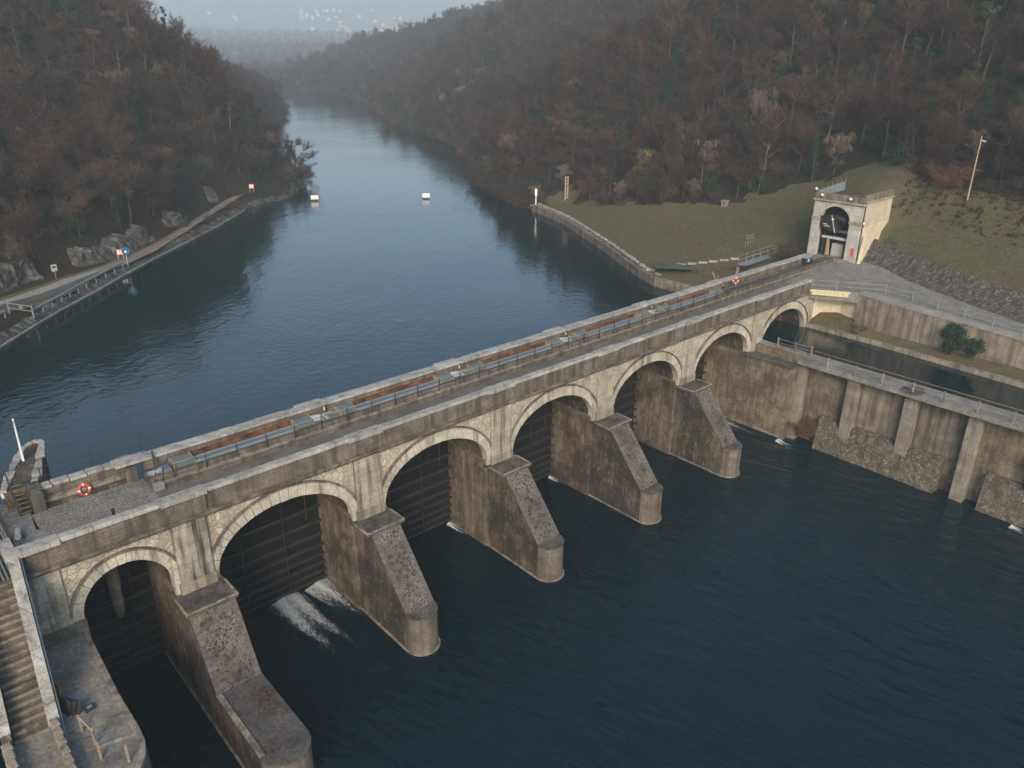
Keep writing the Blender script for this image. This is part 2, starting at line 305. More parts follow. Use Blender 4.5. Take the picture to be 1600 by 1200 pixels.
def tag(o, label, cat, group=None):
    o['label'] = label; o['category'] = cat
    if group: o['group'] = group
    return o
def thing(name, label, cat, loc, group=None):
    o = bpy.data.objects.new(name, None); C.objects.link(o); o.location = loc; o.empty_display_size = 0.3
    o['_o'] = tuple(float(x) for x in loc); return tag(o, label, cat, group)
def kind(o, k): o['kind'] = k; return o
def copy_tree(o, loc=None, parent=None):
    c = o.copy(); C.objects.link(c)
    if parent is not None: c.parent = parent
    if loc is not None: c.location = loc
    for ch in o.children: copy_tree(ch, None, c)
    return c

POOL = 8.3
# ------------------------------------------------------------------ terrain height field
LSH = np.array([(-70, -120), (-62, -40), (-48, 8), (-32, 28), (-12.53, 51.7), (-7.55, 57.8), (-3.82, 62.1), (1.29, 67.4), (7.37, 74.2), (12.85, 80.0), (20.82, 87.9), (30.2, 97.5), (40.9, 109.6), (46.4, 112.7), (52.6, 115.4), (58.2, 121.3), (64.3, 134.2), (73.3, 159.8), (87.4, 199.2), (116.4, 257.3), (148.5, 311), (180, 370), (192, 430), (175, 500), (110, 570), (0, 640), (-200, 720)], float)
RSH = np.array([(58.4, 4.0), (58.4, 21.5), (60.5, 26), (68.7, 40.2), (78.2, 58.3), (82.7, 70.7), (83, 77.7), (93.5, 103), (103.7, 114.4), (130.9, 152.3), (142.5, 177.3), (158.5, 223), (185, 281.8), (229, 363), (262, 455), (262, 520), (225, 590), (120, 670), (0, 740), (-200, 820)], float)
def seg_dist(P, L):
    best = np.full(len(P), 1e9); sgn = np.zeros(len(P)); ti = np.zeros(len(P))
    for i in range(len(L)-1):
        a, b = L[i], L[i+1]; ab = b-a; t = np.clip(((P-a) @ ab)/(ab @ ab), 0, 1); q = a + t[:, None]*ab
        d = np.hypot(*(P-q).T); cr = ab[0]*(P[:, 1]-a[1]) - ab[1]*(P[:, 0]-a[0]); u = d < best
        best = np.where(u, d, best); sgn = np.where(u, np.sign(cr), sgn); ti = np.where(u, i+t, ti)
    return best, sgn, ti
def vnoise(P, s, seed=0):
    r = np.random.RandomState(seed); T = r.rand(64, 64); q = P/s; i = np.floor(q).astype(int); f = q-i; f = f*f*(3-2*f)
    g = lambda a, b: T[(i[:, 0]+a) % 64, (i[:, 1]+b) % 64]
    return (g(0, 0)*(1-f[:, 0])+g(1, 0)*f[:, 0])*(1-f[:, 1])+(g(0, 1)*(1-f[:, 0])+g(1, 1)*f[:, 0])*f[:, 1]-0.5
def sstep(a, b, x): t = np.clip((x-a)/(b-a), 0, 1); return t*t*(3-2*t)
FOOT = np.array([(72.9, 2.4), (71.4, -3), (69.4, -6.9), (67.0, -13.5), (64.8, -20.5), (60.2, -35.5), (51, -66)], float)      # foot of the rubble bank behind the lot
CTRL = np.array([(57, 19, 9.4), (62, 28, 9.6), (70, 41, 9.7), (79, 58, 9.6), (84, 69, 9.6), (60, 8, 10.2), (67, 9, 11.4), (67, 16, 11.0), (76, 15, 14.2), (85, 16, 17.6), (78, 28, 12.6), (88, 30, 15.4), (76, 38, 11.0), (84, 39, 13.6), (84, 50, 12.2), (88, 66, 10.2),
    (72, 8, 13.2), (78, 8, 17.5), (84, 8, 21.0), (92, 14, 21.0), (78, 2, 21.4), (84, 0, 22.6), (90, 4, 24.0),
    (100, 14, 26.5), (100, 32, 23.5), (100, 50, 23.5), (100, 68, 20.0), (130, 10, 51), (130, 32, 48), (130, 52, 46), (130, 72, 43), (110, 80, 24), (130, 92, 40), (95, 75, 14)], float)
def tps_fit(P):
    n = len(P); d = np.hypot(P[:, None, 0]-P[None, :, 0], P[:, None, 1]-P[None, :, 1]); K = np.where(d > 0, d*d*np.log(d+1e-9), 0) + np.eye(n)*2.0
    A = np.zeros((n+3, n+3)); A[:n, :n] = K; A[:n, n] = 1; A[:n, n+1:] = P[:, :2]; A[n:, :n] = A[:n, n:].T
    return np.linalg.solve(A, np.r_[P[:, 2], 0, 0, 0])
TP = tps_fit(CTRL)
def tps(Q):
    d = np.hypot(Q[:, None, 0]-CTRL[None, :, 0], Q[:, None, 1]-CTRL[None, :, 1]); K = np.where(d > 0, d*d*np.log(d+1e-9), 0)
    n = len(CTRL); return K @ TP[:n] + TP[n] + Q @ TP[n+1:]
def height(P):
    P = np.asarray(P, float); x, y = P[:, 0], P[:, 1]
    dL, sL, tL = seg_dist(P, LSH); dR, sR, tR = seg_dist(P, RSH)
    nz = vnoise(P, 34, 1)*9 + vnoise(P, 13, 2)*3.2 + vnoise(P, 5, 3)*0.9
    left = (sL > 0) ; right = (sR < 0)
    # left bank: kerb, path shelf, rock step, slope
    d = dL
    ws = np.interp(y, [40, 68, 75, 79, 83, 90, 97, 112, 128, 142], [14, 12.5, 10.5, 8.0, 6.2, 5.6, 5.8, 8.5, 8.5, 1.0]); sh = POOL - 2.5 + 3.3*sstep(-0.5, 1.2, d)
    sl = 0.80 - 0.22*sstep(230, 330, y)
    up = np.maximum(d-ws-1.0, 0); cap = 105 - 62*sstep(230, 340, y) - 12*sstep(340, 460, y)
    hl = sh + 2.8*sstep(0, 2.2, d-ws) + cap*(1-np.exp(-sl*up/cap)) + nz*sstep(0, 14, d-ws)*np.where(y > 230, 0.75, 1.0)
    hl = hl + 10*np.exp(-((x-62)/30)**2-((y-165)/34)**2)*sstep(6, 20, d)
    # right side
    Q = np.column_stack([np.minimum(x, 130), np.clip(y, -2, 95)])
    near = tps(Q) + 0.72*np.maximum(x-130, 0)
    near = np.where(dR < 2.0, np.minimum(near, 9.55), near)
    capR = 130 - 55*sstep(260, 420, y) - 45*sstep(430, 620, y)
    az = np.degrees(np.arctan2(x-CAM.x, y-CAM.y)); rr0 = np.hypot(x-CAM.x, y-CAM.y)
    capA = np.interp(az, [24, 26.5, 29.5, 32, 35, 38, 44], [3, 5, 17, 30, 52, 84, 130]); capR = capR + (np.minimum(capR, capA)-capR)*sstep(380, 520, rr0)
    uR = np.maximum(dR-1.0, 0)
    far = POOL - 2 + 2.8*sstep(0, 1.8, dR) + capR*(1-np.exp(-0.68*uR/capR)) + nz*sstep(4, 20, dR)*np.clip(capR/60, .15, 1)
    hr = near + (far-near)*sstep(66, 100, y) + nz*sstep(98, 125, x)*(1-sstep(66, 100, y))
    # lot side (y < 5)
    dF, sF, tF = seg_dist(P, FOOT); sd = np.where(sF > 0, dF, -dF)
    hb = 12.0 - 0.048*np.maximum(0, -5-y) + 3.0*np.clip(sd/1.9, 0, 1) + 0.75*np.clip(sd-1.9, 0, 9) + 0.06*np.clip(sd-11, 0, 4) + 0.74*np.maximum(sd-15.0, 0) + nz*sstep(14, 30, sd) + vnoise(P, 3, 8)*0.35*sstep(1.5, 4, sd)
    hb = np.where(sd < 0, 9.0, hb)
    hr = np.where(y < 5, hb + (hr-hb)*sstep(-1.0, 5.0, y), hr)
    h = np.where(left, hl, POOL-3.0)
    h = np.where(right & (y > 2), hr, h)
    h = np.where((y <= 2) & (x > 52), hr, h)
    h = np.where((y < 4.8) & (x <= 60.2), -6.0, h)
    h = np.where((y < 12) & (x < -19.5) & (y >= -2), 11.0, h)
    h = np.where((y < 5.2) & (x >= 60.2) & (sd < 0.0), 9.0, h)
    h = np.where((y > -1.5) & (y < 6.6) & (x >= 68.5) & (x < 75.2), np.minimum(h, 12.9), h)
    return h
def grid_mesh(name, xs, ys, mats, matfn, keep=None):
    X, Y = np.meshgrid(xs, ys); P = np.column_stack([X.ravel(), Y.ravel()]); Z = height(P); nx, ny = len(xs), len(ys)
    idx = np.arange(nx*ny).reshape(ny, nx)
    F = np.stack([idx[:-1, :-1], idx[:-1, 1:], idx[1:, 1:], idx[1:, :-1]], -1).reshape(-1, 4)
    cen = P[F].mean(1); zc = Z[F].mean(1)
    if keep is not None:
        k = keep(cen, Z[F].max(1)); F = F[k]; cen = cen[k]; zc = zc[k]
    me = bpy.data.meshes.new(name); me.vertices.add(len(P)); me.vertices.foreach_set('co', np.column_stack([P, Z]).ravel())
    me.loops.add(F.size); me.loops.foreach_set('vertex_index', F.ravel().astype(np.int32)); me.polygons.add(len(F))
    me.polygons.foreach_set('loop_start', np.arange(0, F.size, 4, dtype=np.int32)); me.polygons.foreach_set('loop_total', np.full(len(F), 4, np.int32))
    for m in mats: me.materials.append(M[m])
    me.polygons.foreach_set('material_index', matfn(cen, zc).astype(np.int32)); me.polygons.foreach_set('use_smooth', np.ones(len(F), bool))
    me.update(calc_edges=True); me.validate()
    o = bpy.data.objects.new(name, me); C.objects.link(o); return kind(o, 'structure')
EDGE = np.array([(62, -46), (74, -26), (82, -14), (85, -6), (86.5, 2), (93, 12), (88, 29), (84.5, 38), (83.5, 50), (87, 62), (91, 70)], float)
EDGE_POLY = np.vstack([[(50, -46)], EDGE, [(86, 73), (50, 73)]])
def inside(P, poly):
    n = len(poly); r = np.zeros(len(P), bool); j = n-1
    for i in range(n):
        xi, yi = poly[i]; xj, yj = poly[j]
        c = ((yi > P[:, 1]) != (yj > P[:, 1])) & (P[:, 0] < (xj-xi)*(P[:, 1]-yi)/(yj-yi+1e-12)+xi); r ^= c; j = i
    return r
def lawn_mask(P): return inside(P, EDGE_POLY)
def tmat(c, z):
    m = np.zeros(len(c)); dl, s, t = seg_dist(c, LSH)
    m[lawn_mask(c + np.column_stack([vnoise(c, 3, 5)*3, vnoise(c, 3, 6)*3]))] = 1
    return m
xs = np.r_[np.arange(-190, 50, 2.6), np.arange(50, 106, 1.0), np.arange(106, 330, 2.8), np.arange(330, 760, 9.0)]
ys = np.r_[np.arange(-75, -40, 3.0), np.arange(-40, 80, 1.0), np.arange(80, 380, 2.8), np.arange(380, 960, 9.0)]
ter = grid_mesh('hillside', xs, ys, ['forest_floor', 'grass'], tmat, lambda c, zm: (zm > POOL-2.9) & ~((c[:, 1] < 4.6) & (c[:, 0] < 60)))

# far valley floor, slope with the town, mountains lost in haze
def far_h(P):
    r = np.hypot(P[:, 0]-CAM.x, P[:, 1]-CAM.y)
    return 6 + 34*sstep(800, 1700, r) + 0.03*np.clip(r-1500, 0, 600) + 0.07*np.clip(r-2100, 0, 700) + 0.27*np.clip(r-2800, 0, 700) + vnoise(P, 320, 4)*26*sstep(1000, 1900, r)*sstep(3600, 3000, r) + vnoise(P, 110, 5)*8*sstep(900, 1500, r)*sstep(3600, 3000, r)
rr = np.r_[np.arange(640, 1400, 60), np.arange(1400, 2400, 45), np.arange(2400, 3500, 80)]; aa = np.linspace(R(-40), R(95), 90)
RR, AA = np.meshgrid(rr, aa); FP = np.column_stack([(CAM.x+RR*np.sin(AA)).ravel(), (CAM.y+RR*np.cos(AA)).ravel()]); FZ = far_h(FP)
fm = MB(); n1 = len(rr); fm.v = [tuple(p) for p in np.column_stack([FP, FZ])]
fm.f = [(i*n1+j, i*n1+j+1, (i+1)*n1+j+1, (i+1)*n1+j) for i in range(len(aa)-1) for j in range(n1-1)]
kind(fm.build('distant_hills', 'far_ground', smooth=True), 'structure')

# water sheets
w = MB().add([(-260, 4.75, POOL), (59.5, 4.75, POOL), (330, 4.75, POOL), (330, 1000, POOL), (-260, 1000, POOL)], [(0, 1, 2, 3, 4)])
w.add([(48.0, -70, POOL), (59.5, -70, POOL), (59.5, 4.75, POOL), (48.0, 4.75, POOL)], [(0, 1, 2, 3)])
kind(w.build('reservoir_water', 'pool'), 'structure')
kind(MB().add([(-200, -220, 0), (48.3, -220, 0), (48.3, 4.7, 0), (-200, 4.7, 0)], [(0, 1, 2, 3)]).build('river_water', 'tail'), 'structure')
kind(MB().add([(-210, -230, -3), (60, -230, -3), (60, 4.6, -3), (-210, 4.6, -3)], [(0, 1, 2, 3)]).build('river_bed', 'forest_floor'), 'structure')

# ------------------------------------------------------------------ the dam
PIERS = [-12, 0, 12, 24, 36, 48]
dam = thing('dam', 'long masonry dam with seven arches carrying a gravel road between two water levels', 'dam', (20, 2, 0))
def ell(cx, zs, a, b, n=28, t0=0.0, t1=math.pi): return [(cx+a*math.cos(t0+(t1-t0)*i/n), zs+b*math.sin(t0+(t1-t0)*i/n)) for i in range(n+1)]
ARCH = [(-15.75, 2.42, 8.65, 2.45, 2.98, 3.1, -20.3, -13.02)] + [(p+6.0, 4.68, 8.0, 3.2, 5.2, 4.06, p+1.0, p+11.0) for p in PIERS[:-1]] + [(53.6, 4.55, 8.0, 3.35, 5.1, 4.15, 49.0, 59.3)]
ZTOP = 12.3
for i, (cx, a, zs, b, ae, be, xl, xr) in enumerate(ARCH):
    zb = {0: 7.0, 6: 7.0}.get(i, 7.4)
    arc = ell(cx, zs, a, b)                       # right to left
    poly = [(cx-a, zb), (xl, zb), (xl, ZTOP), (xr, ZTOP), (xr, zb), (cx+a, zb)] + arc
    MB().prism(poly, 'y', -0.72, -0.2).build('spandrel_wall', 'spandrel', dam)
    inner = ell(cx, zs, a+0.01, b+0.01)
    poly2 = [(cx-a-0.01, zb), (xl-0.6, zb), (xl-0.6, ZTOP), (xr+0.6, ZTOP), (xr+0.6, zb), (cx+a+0.01, zb)] + inner
    MB().prism(poly2, 'y', -0.2, 4.62).build('vault', 'pier', dam)
    ring = MB(); nv = 25 if i else 17
    for k in range(nv):
        t0, t1 = math.pi*k/nv+0.004, math.pi*(k+1)/nv-0.004; key = (k == nv//2)
        qa = ell(cx, zs, a-0.015, b-0.015, 3, t0, t1); qb = ell(cx, zs, ae, be, 3, t0, t1)[::-1]
        ring.prism(qa+qb, 'y', -0.80 - (0.05 if key else 0.018*(k % 2)), -0.45)
    mo = ell(cx, zs, ae+.01, be+.01, 40, .12, math.pi-.12); mi = ell(cx, zs, ae+.14, be+.14, 40, .12, math.pi-.12)
    MB().prism(mo+mi[::-1], 'y', -0.9, -0.5).build('arch_moulding', 'string', dam)
    for sx in (-1, 1):
        x0, x1 = sorted((cx+sx*(a-0.015), cx+sx*ae)); ring.box(x0, x1, -0.81, -0.45, zb+0.002, zs-0.01)
    ring.build('arch_ring', 'ring', dam, 0.015)
for p in PIERS:
    MB().box(p-1.0, p+1.0, -1.0, -0.3, 7.62, 12.3).build('pilaster', 'stained' if p < 0 else 'ashlar', dam, 0.03)
    MB().box(p-1.1, p+1.1, -1.08, -0.2, 7.55, 8.35).build('pilaster_base', 'plinth', dam, 0.03)
    MB().box(p-1.2, p+1.2, -1.04, -0.4, 12.64, 13.76).build('parapet_pier', 'parapet', dam, 0.03)
MB().box(-20.35, -18.73, -0.84, -0.3, 7.0, 12.3).build('end_pier', 'ashlar', dam, 0.03)
MB().box(58.72, 59.5, -0.84, -0.3, 7.0, 12.3).build('end_pier', 'ashlar', dam, 0.03)
MB().prism([(-0.2, 12.28), (-1.02, 12.28), (-1.08, 12.4), (-1.1, 12.48), (-1.2, 12.5), (-1.2, 12.62), (-0.2, 12.66)], 'x', -20.4, 59.3).build('string_course', 'string', dam)
MB().box(-20.3, 57.8, -0.82, -0.42, 12.6, 13.77).build('parapet', 'parapet', dam)
cop = MB(); x = -20.45; rng = random.Random(3)
while x < 57.7:
    L = min(rng.choice((1.85, 2.0, 2.1)), 57.9-x); e = rng.uniform(-0.012, 0.012)
    cop.prism([(-1.0+e, 13.76), (-0.36+e, 13.76), (-0.36+e, 13.97), (-0.95+e, 14.0+e*0.5), (-1.0+e, 13.96)], 'x', x+0.008, x+L-0.008); x += L
for p in PIERS: cop.box(p-1.3, p+1.3, -1.16, -0.34, 13.74, 14.03)
cop.box(-20.85, -18.4, -1.12, -0.3, 13.72, 14.02)
cop.build('coping', 'coping', dam, 0.02)
# corner return of the coping towards the yard
MB().box(-20.85, -20.3, -0.29, 0.9, 13.2, 14.0).build('corner_wall', 'coping', dam, 0.02)
# body under the road, step, platform, upstream wall
MB().box(-20.3, 70, -0.2, 4.6, ZTOP+0.001, 12.75).build('deck_slab', 'concrete_old', dam)
MB().prism([(2.4, 12.7), (2.4, 13.33), (2.7, 13.36), (2.7, 13.78), (2.76, 13.8), (3.95, 13.8), (3.95, 12.7)], 'x', -12.6, 69.9).build('platform', 'upwall', dam)
MB().box(-12.5, 69.9, 2.36, 2.66, 13.335, 13.42).build('platform_ledge', 'plinth', dam, 0.01)
MB().box(-12.4, 66.9, 3.9, 4.62, 12.76, 14.45).build('upstream_wall', 'upwall', dam)
uc = MB(); x = -12.5
while x < 66.8:
    L = min(rng.choice((1.7, 2.0, 2.3)), 67.0-x); e = rng.uniform(-0.015, 0.015); uc.box(x+0.008, x+L-0.008, 3.82+e, 4.74+e, 14.45, 14.6+e*0.6); x += L
for p in PIERS: uc.box(p-2.1, p-0.1, 3.8, 4.9, 14.46, 14.64)
uc.build('upstream_coping', 'coping', dam, 0.02)
for p in PIERS[:-1]:
    MB().box(p+1.9, p+9.2, 3.845, 3.897, 13.805, 14.1).build('rusty_skirting', 'rust', dam)
lw = MB(); lw.box(-18.2, -13.5, 5.2, 5.75, 7, 13.95); lw.build('yard_wall', 'upwall', dam)
MB().box(-18.2, -13.5, 4.78, 5.2, 12.7, 13.45).build('yard_ledge', 'plinth', dam, 0.02)
MB().box(-18.2, -13.5, 4.5, 4.78, 12.7, 13.25).build('yard_skirting', 'pier', dam)
lc = MB(); xx = -18.2
for k in range(5): lc.box(xx+0.02, xx+0.94-0.02, 5.12+0.08*(k % 2), 5.85, 13.95, 14.1+0.03*(k % 2)); xx += 0.94
lc.build('yard_coping', 'coping', dam, 0.03)
for x0 in (-18.55, -13.5): MB().box(x0, x0+0.65, 4.35, 5.95, 12.7, 14.1).box(x0-0.06, x0+0.71, 4.9, 6.0, 14.1, 14.22).build('wall_end_block', 'concrete_old', dam, 0.02)
# piers
def pier(px, w, cf, zc, n, zn, capw, flat_from=None, idx=0):
    b = MB(); ys0 = -flat_from if flat_from else -n
    prof = [(4.62, -3), (4.62, zc-0.22), (-0.2, zc-0.22), (-cf+0.12, zc-0.22), (ys0, zn+(-0.05 if flat_from else 0.02))]
    if flat_from: prof += [(-n, zn-0.05)]
    prof += [(-n, -3)]
    b.prism(prof, 'x', px-w, px+w)
    root = b.build('pier', 'pier', dam)
    MB().box(px-1.40, px+1.40, -0.60, 4.615, -3, 7.86).build('inner_face', 'pier_inner', root, 0.04)
    MB().box(px-1.5, px+1.5, -0.55, 4.6, 7.86, 8.02).build('springing_ledge', 'nose', root, 0.02)
    c = MB().box(px-capw, px+capw, -cf, 1.0 if idx == 5 else -0.4, zc-0.22, zc).box(px-capw+0.16, px+capw-0.16, -cf+0.16, -0.87, zc, zc+0.035)
    c.build('cap', 'captop', root, 0.02)
    MB().box(px-capw-.03, px+capw+.03, -cf-.03, -cf+.14, zc-.02, zc+.05).box(px-capw-.03, px-capw+.12, -cf+.141, -1.1, zc-.02, zc+.05).box(px+capw-.12, px+capw+.03, -cf+.141, -1.1, zc-.02, zc+.05).build('cap_rim', 'plinth', root, 0.015)
    t0, t1 = (-cf+0.1, zc-0.24), (ys0, zn+0.03); nrm = Vector((0, -(t0[1]-t1[1]), -(t0[0]-t1[0])*-1)).normalized()
    def sl(x0, x1, off, name, mat):
        dy, dz = t1[0]-t0[0], t1[1]-t0[1]; ln = math.hypot(dy, dz); ny, nz2 = dz/ln*1, -dy/ln
        if nz2 < 0: ny, nz2 = -ny, -nz2
        MB().prism([(t0[0]-ny*0.05, t0[1]-nz2*0.05), (t0[0]+ny*off, t0[1]+nz2*off), (t1[0]+ny*off, t1[1]+nz2*off), (t1[0]-ny*0.05, t1[1]-nz2*0.05)], 'x', x0, x1).build(name, mat, root)
    sl(px-w+0.34, px+w-0.34, 0.012, 'rubble_face', 'slope')
    sl(px-w-0.004, px-w+0.335, 0.022, 'edge_stones', 'quoin'); sl(px+w-0.335, px+w+0.004, 0.022, 'edge_stones', 'quoin')
    ns = MB(); seg = 20
    half = [(px+w*1.0*math.cos(math.pi+math.pi*i/seg), -n+0.003+w*1.0*math.sin(math.pi+math.pi*i/seg)) for i in range(seg+1)]
    ns.prism(half, 'z', -3, zn-0.12); ns.build('nose', 'nose', root)
    hw = [(px+(w+0.05)*math.cos(math.pi+math.pi*i/seg), -n+0.0+(w+0.05)*math.sin(math.pi+math.pi*i/seg)) for i in range(seg+1)]
    nc = MB().prism(hw, 'z', zn-0.12, zn)
    if flat_from: nc.box(px-w-0.05, px+w+0.05, -n-0.001, -flat_from+0.4, zn-0.12, zn)
    nc.build('nose_top', 'wetconcrete' if flat_from else 'captop', root, 0.015)
    if flat_from: MB().box(px-w-0.05, px-w+0.28, -n, -flat_from-0.05, zn+0.002, zn+0.09).build('edge_kerb', 'plinth', root, 0.01)
    hp = [(px+(w+0.13)*math.cos(math.pi+math.pi*i/seg), -n+(w+0.13)*math.sin(math.pi+math.pi*i/seg)) for i in range(seg+1)]
    MB().prism(hp + [(px+w+0.13, 4.5), (px-w-0.13, 4.5)], 'z', -2.9, 0.09).build('waterline_kerb', 'plinth', root)
    return root
pier(-12.05, 1.36, 3.0, 7.62, 10.9, 3.2, 1.55, 5.25, 0)
for k, p in enumerate(PIERS[1:5]): pier(p, 1.13, 2.84, 7.62, 6.45, 2.98, 1.5, None, k+1)
# last pier runs on as the river wall's ledge
b = MB().prism([(4.62, -3), (4.62, 8.0), (-6.4, 7.9), (-6.4, -3)], 'x', 46.35, 49.4)
pr = b.build('pier', 'riverwall', dam)
MB().box(46.1, 47.6, -6.35, -0.5, 7.88, 8.12).build('cap', 'captop', pr, 0.02)
MB().box(46.22, 46.4, -6.4, 4.5, -2, 0.2).build('waterline_kerb', 'plinth', pr)
MB().box(59.28, 60.6, -0.8, 4.6, 2, 12.7).build('abutment', 'ashlar', dam)
MB().box(58.16, 59.4, -0.2, 4.6, 2, 8.0).build('abutment_foot', 'pier', dam)
MB().box(-22.2, -18.12, -0.4, 4.6, -3, 12.29).build('abutment', 'pier', dam); MB().box(-20.34, -18.1, -0.95, -0.39, 7.0, 8.62).build('base_block', 'nose', dam, 0.03)

# gates
def gate(x0, x1, label, z1=12.0):
    t = thing('sluice_gate', label, 'sluice gate', ((x0+x1)/2, 4.2, 0.4), 'sluice gates in the arches')
    MB().box(x0, x1, 4.22, 4.34, 0.42, z1).build('skin_plate', 'gate_steel', t)
    for k, z in enumerate((0.5, 1.15, 1.85, 2.6, 3.45, 4.4, 5.5, 6.75, 8.2, 9.8)):
        MB().box(x0+0.03, x1-0.03, 3.92, 4.215, z, z+0.05).box(x0+0.03, x1-0.03, 3.88, 3.918, z-0.09, z+0.14).build('girder', 'gate_rib', t)
    n = max(2, int((x1-x0)/3.1))
    for k in range(1, n):
        x = x0+(x1-x0)*k/n; MB().box(x-0.045, x+0.045, 3.80, 3.875, 0.45, z1-0.1).build('rib', 'gate_rib', t)
    MB().tube([(x1-1.25, 3.9, 6.0), (x1-1.25, 3.9, 12.0)], 0.04, 5).build('hoist_rod', 'rod', t)
    return t
gate(-18.15, -13.4, 'dark steel sheet added to close off the dark narrow arch beside the stone staircase')  # no gate in this arch; added so that its channel stays dark
for p, lb in zip(PIERS[:-1], ('dark ribbed steel gate with two jets of white water spilling under it', 'dark ribbed steel gate in the arch just right of the spilling gate', 'dark ribbed steel gate in the middle arch of the dam', 'dark ribbed steel gate mostly hidden behind the third slim pier', 'dark steel gate only just visible in the arch next to the canal arch')):
    gate(p+1.3, p+10.7, lb)
hp = thing('hanging_post', 'stone post with rounded tip hanging inside the narrow left arch', 'post', (-15.75, 3.0, 5.2))
MB().tube([(-15.7, 3.0, 10.9), (-15.75, 3.0, 6.0), (-15.76, 3.0, 5.3), (-15.76, 3.0, 5.05)], [0.42, 0.34, 0.26, 0.1], 12).build('shaft', 'nose', hp, smooth=True)
MB().box(-16.3, -15.2, 2.6, 3.6, 10.4, 10.9).build('bracket', 'nose', hp)

# road surfaces
kind(MB().box(-19.6, 58.2, -0.42, 2.39, 12.6, 13.0).build('gravel_road', 'ballast'), 'structure')
kind(MB().prism([(-18.7, -0.4), (-12.62, -0.4), (-12.62, 4.49), (-18.2, 4.49), (-18.75, 4.3)], 'z', 12.9, 13.03).build('gravel_yard', 'gravel'), 'structure')
kind(MB().prism([(-20.3, -0.2), (-18.72, -0.3), (-18.6, 1.9), (-18.9, 2.6), (-18.76, 4.3), (-18.55, 5.2), (-20.3, 7.4)], 'z', 12.5, 13.045).build('concrete_yard', 'concrete'), 'structure')
lot = [(57.95, -0.6), (57.95, 2.39), (69.9, 2.39), (70.0, 0.1), (72.9, 2.2), (71.6, -3), (69.6, -6.9), (68.3, -10), (67.2, -13.5), (65.0, -20.5), (62.6, -28), (60.3, -35.5), (60.0, -35.5), (60.0, -28), (60.0, -20.5), (60.0, -13.5), (60.05, -10), (60.2, -5.6), (59.8, -4.2)]
def lotz(p): return 13.0 - 0.048*max(0, -5-p[1]) + 0.62*min(max((p[0]-60)/10, 0), 1)*min(max((p[1]+8)/8, 0), 1)
lm = MB(); lm.add([(px, py, lotz((px, py))+0.005) for px, py in lot] + [(px, py, 11.8) for px, py in lot], [(0, 1, 2, 3), (0, 3, 4, 5), (0, 5, 6, 18), (18, 6, 17), (17, 6, 7, 16), (16, 7, 8, 15), (15, 8, 9, 14), (14, 9, 10, 13), (13, 10, 11, 12)] + [(i, (i+1) % len(lot), len(lot)+(i+1) % len(lot), len(lot)+i) for i in range(len(lot))])
kind(lm.build('gravel_lot', 'gravel'), 'structure')

# deck railing
rl = thing('deck_railing', 'thin dark post and rail fence along the gravel road on the dam', 'railing', (-11, 2.5, 13.4))
for k in range(35):
    x = -11.3+2.0*k; MB().box(x-0.026, x+0.026, 2.48, 2.53, 13.0, 14.45).build('post', 'dark_steel', rl)
for z in (13.92, 14.38): MB().tube([(-11.3, 2.505, z), (56.7, 2.505, z)], 0.028, 5).build('rail', 'dark_steel' if z < 14 else 'rail_blue', rl)
# hatch covers and plates
def hatch(x0, label, w=1.3):
    t = thing('hatch_cover', label, 'hatch cover', (x0, 2.9, 13.82), 'raised hatch covers on the dam')
    MB().box(x0+0.09, x0+w-0.09, 2.80, 3.72, 13.81, 14.22).build('lid', 'green_lid', t, 0.02)
    for xx in (x0, x0+w-0.085): MB().prism([(2.74, 13.81), (3.76, 13.81), (3.76, 14.28), (3.55, 14.28), (2.74, 14.1)], 'x', xx, xx+0.085).build('edging', 'yellow_trim', t)
    return t
hatch(-11.15, 'raised green grey hatch cover with yellow edges beside the winch at the gravel yard')
ordn = ('first', 'second', 'third', 'fourth', 'fifth')
for i, p in enumerate(PIERS[1:]):
    hatch(p-2.95, 'raised hatch cover with an open flap at the %s crossing from the winch' % ordn[i])
    if i < 4: hatch(p+0.35, 'raised closed hatch cover at the %s crossing from the winch' % ordn[i])
for i, p in enumerate(PIERS[:-1]):
    t = thing('deck_plate', 'long flat blue grey steel plate over the %s gate slot from the winch' % ordn[i], 'steel plate', (p+5, 3.2, 13.81), 'long steel plates on the dam')
    MB().box(p+(2.15 if i == 0 else 1.67), p+9.03, 2.86, 3.66, 13.805, 13.90).build('sheet', 'blue_plate', t, 0.01)
    MB().box(p+(2.15 if i == 0 else 1.67), p+9.03, 2.79, 2.85, 13.805, 13.97).build('lip', 'rail_blue', t)
for i, p in enumerate(PIERS[1:5]):
    t = thing('walk_plate', 'short panelled walkway plate between two hatch covers at the %s crossing' % ordn[i], 'steel plate', (p-0.6, 3.2, 13.81), 'short walkway plates on the dam')
    MB().box(p-1.6, p+0.32, 2.84, 3.7, 13.805, 13.93).build('sheet', 'green_lid', t, 0.01)
    MB().box(p-0.72, p-0.5, 2.85, 3.69, 13.932, 13.945).build('pale_strip', 'pale_steel', t); MB().box(p-1.5, p+0.2, 3.62, 3.72, 13.932, 13.95).build('pale_strip', 'pale_steel', t)
    f = thing('hatch_flap', 'small open steel flap leaning beside the open hatch at the %s crossing' % ordn[i], 'flap', (p-1.5, 3.0, 13.9), 'small flaps on the dam')
    MB().obox((p-1.35, 2.98, 14.16), (0.36, 0.30, 0.02), 0.1, 0.35, 0.15).build('sheet', 'pale_steel', f); MB().box(p-1.62, p-1.1, 2.84, 3.1, 13.935, 14.1).build('motor', 'black', f)
